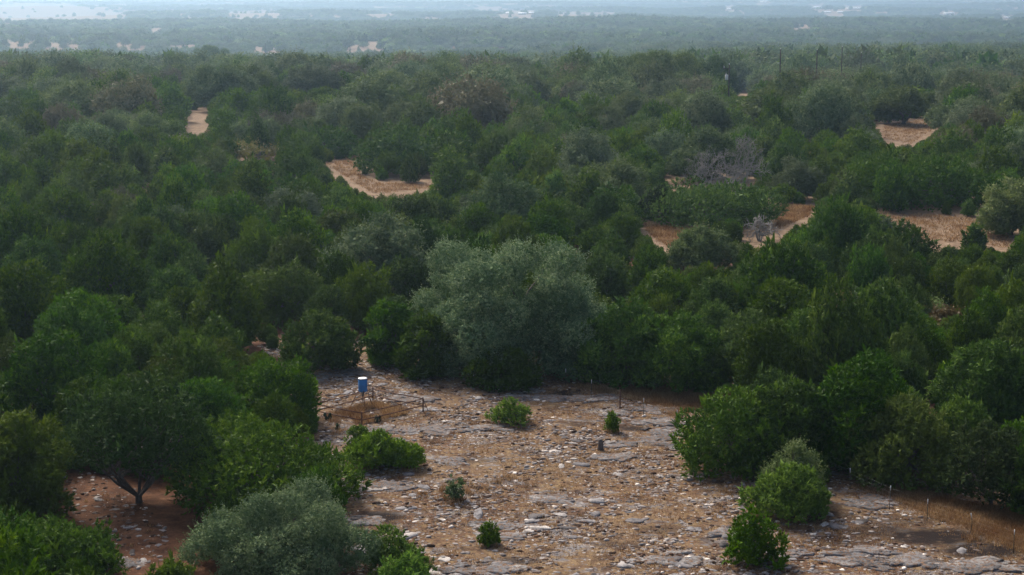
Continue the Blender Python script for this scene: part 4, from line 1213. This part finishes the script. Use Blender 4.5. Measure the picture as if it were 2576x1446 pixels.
def prickly_pear(u, v, size, label, seed):
    p = ground_at(u, v); g = np.random.default_rng(seed)
    e = tag(link("prickly_pear", None, None, tuple(p)), label, "cactus", "cacti by the pen")
    pads = [(np.array([g.uniform(-.4, .4), g.uniform(-.2, .2), 0.0]) * size, g.uniform(-.5, .5)) for _ in range(6)]
    for base, tilt in pads:
        for lv in range(2):
            mb = MB(); n = 12; r = size * g.uniform(.2, .28); a = g.uniform(0, 3.14)
            V = []; ca, sa = math.cos(a), math.sin(a)
            c = base + np.array([math.sin(tilt) * r, 0, r * .95])
            for j in range(n):
                t_ = 6.283 * j / n
                e1, e2 = math.cos(t_) * r * .8, math.sin(t_) * r
                V.append(c + [e1 * ca, e1 * sa, e2])
            V.append(c + [-sa * r * .14, ca * r * .14, 0]); V.append(c - [-sa * r * .14, ca * r * .14, 0])
            T = [(j, (j + 1) % n, n) for j in range(n)] + [((j + 1) % n, j, n + 1) for j in range(n)]
            mb.add(V, T); link("pad", mb.mesh("pad", M["pear"], True), e)
            base = c + np.array([math.sin(tilt) * r, 0, r * .7]); tilt += g.uniform(-.6, .6)


prickly_pear(825, 1055, 0.5, "dark prickly pear cactus behind the pen's left front rail", 5)
prickly_pear(850, 1082, 0.45, "grey-green prickly pear cactus outside the pen's left front side", 6)
prickly_pear(950, 1062, 0.5, "dark prickly pear cactus just outside the pen's front rail", 7)

# ------------------------------------------------------------------ dry grass
def blades(pts, per, L, spread, seed, W=.018):
    g = np.random.default_rng(seed)
    pp = np.repeat(pts, per, 0) + g.normal(0, spread, (len(pts) * per, 3)) * [1, 1, 0]
    d = unit(g.normal(0, .42, pp.shape) * [1, 1, 0] + [0, 0, 1])
    ll = L * g.uniform(.5, 1.2, len(pp)) * np.repeat(g.uniform(.6, 1.2, len(pts)), per)
    return tri_cloud(pp, d, ll, np.full(len(pp), W) * g.uniform(.7, 1.5, len(pp)), g)


gv_, gt_, off = [], [], 0
def add_grass(pts, per, L, spread, seed, W=.018):
    global off
    V, T = blades(pts, per, L, spread, seed, W); gv_.append(V); gt_.append(T + off); off += len(V)


a = rng.random((1100, 2)); a1, a2 = a[:, :1], a[:, 1:]
penp = (pn * (1 - a1) + pr * a1) * (1 - a2) + (pl_ * (1 - a1) + pb * a1) * a2
keep_ = (np.sin(penp[:, 0] * 2.1 + 1) * np.sin(penp[:, 1] * 1.3) > -.35) & (a[:, 0] > .05) & (a[:, 1] > .05) & (a[:, 0] < .95) & (a[:, 1] < .95)
add_grass(penp[keep_], 12, .30, .08, 1, .02)
add_grass(world_points(2600, 1400, 1900, 960, 1060, lambda u, v: in_poly(u + rng.normal(0, 8, u.shape), v, FENCE_STRIP)), 9, .26, .09, 2, .022)
add_grass(world_points(4200, 2100, 2700, 1215, 1440, lambda u, v: in_poly(u + rng.normal(0, 8, u.shape), v, FENCE_STRIP2)), 9, .26, .09, 3, .02)
add_grass(world_points(9500, 640, 2700, 870, 1500, lambda u, v: in_poly(u, v, MAIN) & (np.sin(u * .011 + 1) * np.sin(v * .035 + 1) + .6 * np.sin(u * .043) * np.sin(v * .09) > -.3)), 6, .12, .12, 4, .02)
for (cu, cv, n_) in [(1120, 1230, 14), (1165, 1215, 8), (1205, 1232, 10), (1240, 1215, 6), (1285, 1205, 10), (1330, 1222, 6), (1130, 1255, 16), (1155, 1262, 12), (860, 1090, 14), (845, 1060, 12), (1175, 1240, 8), (1060, 1250, 8), (1830, 1240, 8), (2450, 1360, 18), (1760, 1010, 20)]:
    c_ = ground_at(cu, cv); pts = c_ + rng.normal(0, .28, (n_, 3)) * [1, 1, 0]; add_grass(pts, 14, .45, .07, cu, .018)
add_grass(world_points(420, 640, 2700, 880, 1490, stony), 16, .20, .10, 44, .03)
for (x_, y_, z_, w_, h_, kind_, _l) in hand_rec:
    if kind_ in ("shrub", "sparse", "wisp", "loose"):
        n_ = int(10 + 14 * w_); a_ = rng.uniform(0, 6.28, n_); r_ = w_ * rng.uniform(.30, .62, n_)
        q_ = np.column_stack([x_ + r_ * np.cos(a_), y_ + r_ * np.sin(a_), np.zeros(n_)]); q_[:, 2] = terrain(q_[:, 0], q_[:, 1]); add_grass(q_, 9, .30, .08, int(x_ * 10) % 97 + 200, .02)
for pl in MID[:5]:
    us = [p[0] for p in pl]; vs_ = [p[1] for p in pl]
    add_grass(world_points(1100, min(us), max(us), min(vs_), max(vs_), lambda u, v, pl=pl: in_poly(u, v, pl)), 6, .35, .2, 9, .05)
tag(link("dry_grass", mesh_of("dry_grass", np.vstack(gv_), np.vstack(gt_), M["grass"])), "tawny dry grass in the pen, along the fence and in the openings", kind="stuff")

# ------------------------------------------------------------------ utility poles
def pole(u, vt, y, label, name="utility_pole", transformer=False, r=.14):
    rr = ray(u, vt); x = rr[0] / rr[1] * y; z = float(terrain(x, y)); h = max(6.0, z_on_ray(u, vt, y) - z)
    e = tag(link(name, None, None, (x, y, z)), label, "utility pole", "utility poles")
    zb = z_on_ray(u, vt, y) - z - h
    mb = MB(); mb.tube([(0, 0, -.5 + zb), (0, 0, h * .5 + zb), (0, 0, h + zb)], [r * 1.2, r, r * .85], 8); link("pole_shaft", mb.mesh("pole_shaft", M["pole"], True), e)
    mb = MB(); mb.lathe([(.05, 0), (.09, .05), (.06, .12), (.10, .18), (.05, .28), (0, .30)], 8, c=(0, 0, h + zb)); link("insulator", mb.mesh("insulator", M["white_paint"], True), e)
    if transformer:
        mb = MB(); mb.lathe([(0, 0), (.27, .02), (.30, .08), (.30, .95), (.26, 1.0), (0, 1.02)], 14, c=(-.48, -.1, h - 2.9)); link("transformer", mb.mesh("transformer", M["white_paint"], True), e)
        mb = MB(); mb.tube([(-.58, -.1, h - 1.9), (-.62, -.1, h - 1.55)], [.05, .03], 6); link("bushing", mb.mesh("bushing", M["white_paint"]), e)
        mb = MB(); mb.box((-.35, 0, h - .7), (.75, .05, .06)); link("crossarm", mb.mesh("crossarm", M["pole"]), e)
        mb = MB(); mb.tube([(-1.0, 0, h - .66), (-1.02, 0, h - .2)], [.06, .05], 6); link("fuse_cutout", mb.mesh("fuse_cutout", M["white_paint"]), e)
        mb = MB(); mb.tube([(.0, 0, h * .62), (.55, -.3, 0)], [.012, .012], 4); link("guy_wire", mb.mesh("guy_wire", M["steel"]), e)


pole(1834, 163, 338, "leaning-armed utility pole carrying a white transformer can", transformer=True, r=.12)
pole(1963, 124, 392, "leftmost of four dark poles in a row, right of the transformer pole", r=.15)
pole(2055, 126, 408, "second of four dark poles in a row, upper right", r=.15)
pole(2118, 118, 445, "third of four dark poles in a row, upper right", r=.14)
pole(2166, 133, 470, "rightmost and shortest of the four dark poles in a row", r=.13)
for (u, vt, y, lab) in [(880, 113, 1700, "far pole at the left end of the pale opening, upper middle"), (667, 108, 1700, "far pole above the small white roof left of centre"), (326, 46, 3350, "faint pole on the far left tree line"), (1302, 42, 3400, "faint pole below the far white buildings"),
                        (1167, 111, 1700, "far pole left of the pale green trees"), (1370, 107, 1700, "far pole right of the pale green trees"), (5, 80, 2300, "faint pole at the left edge beside the pale field"), (2032, 52, 3300, "faint pole in the far wood, upper right")]:
    pole(u, vt, y, lab, r=.30)

# ------------------------------------------------------------------ far buildings
def house(u, v, wp, y, label, rz=0.0, wall="wall", roofm="roof", ratio=.55, hw=3.0, hr=1.8):
    rr = ray(u, v)
    for y in np.arange(1560 if v > 100 else 3450, 11000, 15.0):       # first spot down the valley that puts the eaves on that line of sight
        if abs(z_on_ray(u, v, y) - float(terrain(rr[0] / rr[1] * y, y)) - 4.2) < .7: break
    y = float(y); x = rr[0] / rr[1] * y; z = float(terrain(x, y)); top = z_on_ray(u, v, y)
    L = wp * y / F / 2; D = L * ratio
    e = tag(link("farm_house" if wall == "wall" else "barn", None, None, (x, y, z), (0, 0, rz)), label, "house" if wall == "wall" else "barn", "far buildings")
    b = max(0.0, top - z - hw - hr * .5)                      # stands on a low rise
    mb = MB(); mb.box((0, 0, (b + hw) / 2 - .5), (L, D, (b + hw) / 2 + .5))
    for s in (-1, 1): mb.add([(s * L, -D, b + hw), (s * L, D, b + hw), (s * L, 0, b + hw + hr)], [(0, 1, 2)])
    link("wall", mb.mesh("wall", M[wall]), e)
    o = .5
    for s in (-1, 1):
        V = [(-L - o, s * (D + o), b + hw - hr * o / D), (L + o, s * (D + o), b + hw - hr * o / D), (L + o, 0, b + hw + hr), (-L - o, 0, b + hw + hr)]
        V2 = [(a_, c_, d_ + .15) for a_, c_, d_ in V]
        mb = MB(); mb.add(V + V2, [(0, 1, 2), (0, 2, 3), (4, 6, 5), (4, 7, 6), (0, 5, 1), (0, 4, 5), (2, 6, 7), (2, 7, 3), (1, 5, 6), (1, 6, 2), (0, 3, 7), (0, 7, 4)])
        link("roof", mb.mesh("roof", M[roofm]), e)
    for t in (-.55, .1, .6):
        mb = MB(); mb.box((t * L, -D - .02, b + 1.6), (.6, .05, .6)); link("window", mb.mesh("window", M["dark_glass"]), e)
    mb = MB(); mb.box((-.2 * L, -D - .02, b + 1.05), (.5, .05, 1.05)); link("door", mb.mesh("door", M["wall_b"]), e)


for (u, v, wp, y, lab, rz, wl, rf) in [
    (1282, 31, 20, 3900, "left white-roofed building in the pale opening at top centre", 0.1, "wall", "roof"),
    (1314, 32, 20, 3900, "right white-roofed building in the pale opening at top centre", -.1, "wall", "roof"),
    (1336, 31, 13, 3950, "small pale shed at the right end of the opening at top centre", 0, "wall_b", "roof"),
    (2054, 17, 20, 5200, "upper white house of the cluster at top right", .4, "wall", "roof"),
    (2078, 29, 24, 4300, "slanting white-roofed house in the cluster at top right", .7, "wall", "roof"),
    (2112, 29, 14, 4300, "small white house right of the slanting white roof", .2, "wall", "roof"),
    (2146, 20, 36, 4900, "long low white-roofed barn at top right", .0, "wall_b", "roof"),
    (1833, 22, 11, 4800, "small white house at top, left of the cluster", .3, "wall", "roof"),
    (2386, 32, 25, 4100, "flat white-roofed building alone at far right top", 0, "wall", "roof"),
    (2534, 43, 20, 3400, "pale pinkish shed near the right edge of the far wood", .2, "wall_b", "roof_g"),
    (2020, 41, 9, 3500, "tiny pale shed below the cluster of white houses", .2, "wall", "roof"),
    (1920, 4, 16, 7000, "faint white roof at the very top, right of centre", 0, "wall", "roof"),
    (1742, 29, 14, 4300, "pale low roof left of the top right cluster", 0, "wall", "roof_g"),
    (690, 136, 22, 1180, "small pale roof just behind the ridge left of centre", 0.1, "wall", "roof_g"),
]: house(u, v, wp, y, lab, rz, wl, rf)

# ------------------------------------------------------------------ haze
hz = MB(); hz.box((0, 7650, -68), (9100, 8400, 96.5))
hm, nt, out = nodes_of("haze_air")
pvn = N(nt, "VolumePrincipled")
pvn.inputs["Color"].default_value = (0.50, 0.74, 1.0, 1)
pvn.inputs["Density"].default_value = HAZE_DENSITY
pvn.inputs["Anisotropy"].default_value = 0.68
nt.links.new(pvn.outputs[0], out.inputs[1])
tag(link("haze", hz.mesh("haze", hm)), "even pale haze over the whole valley", kind="stuff")
print("trees: wood", len(wood), "single", len(single), "stuff", len(stuff_pts), "far", len(P))
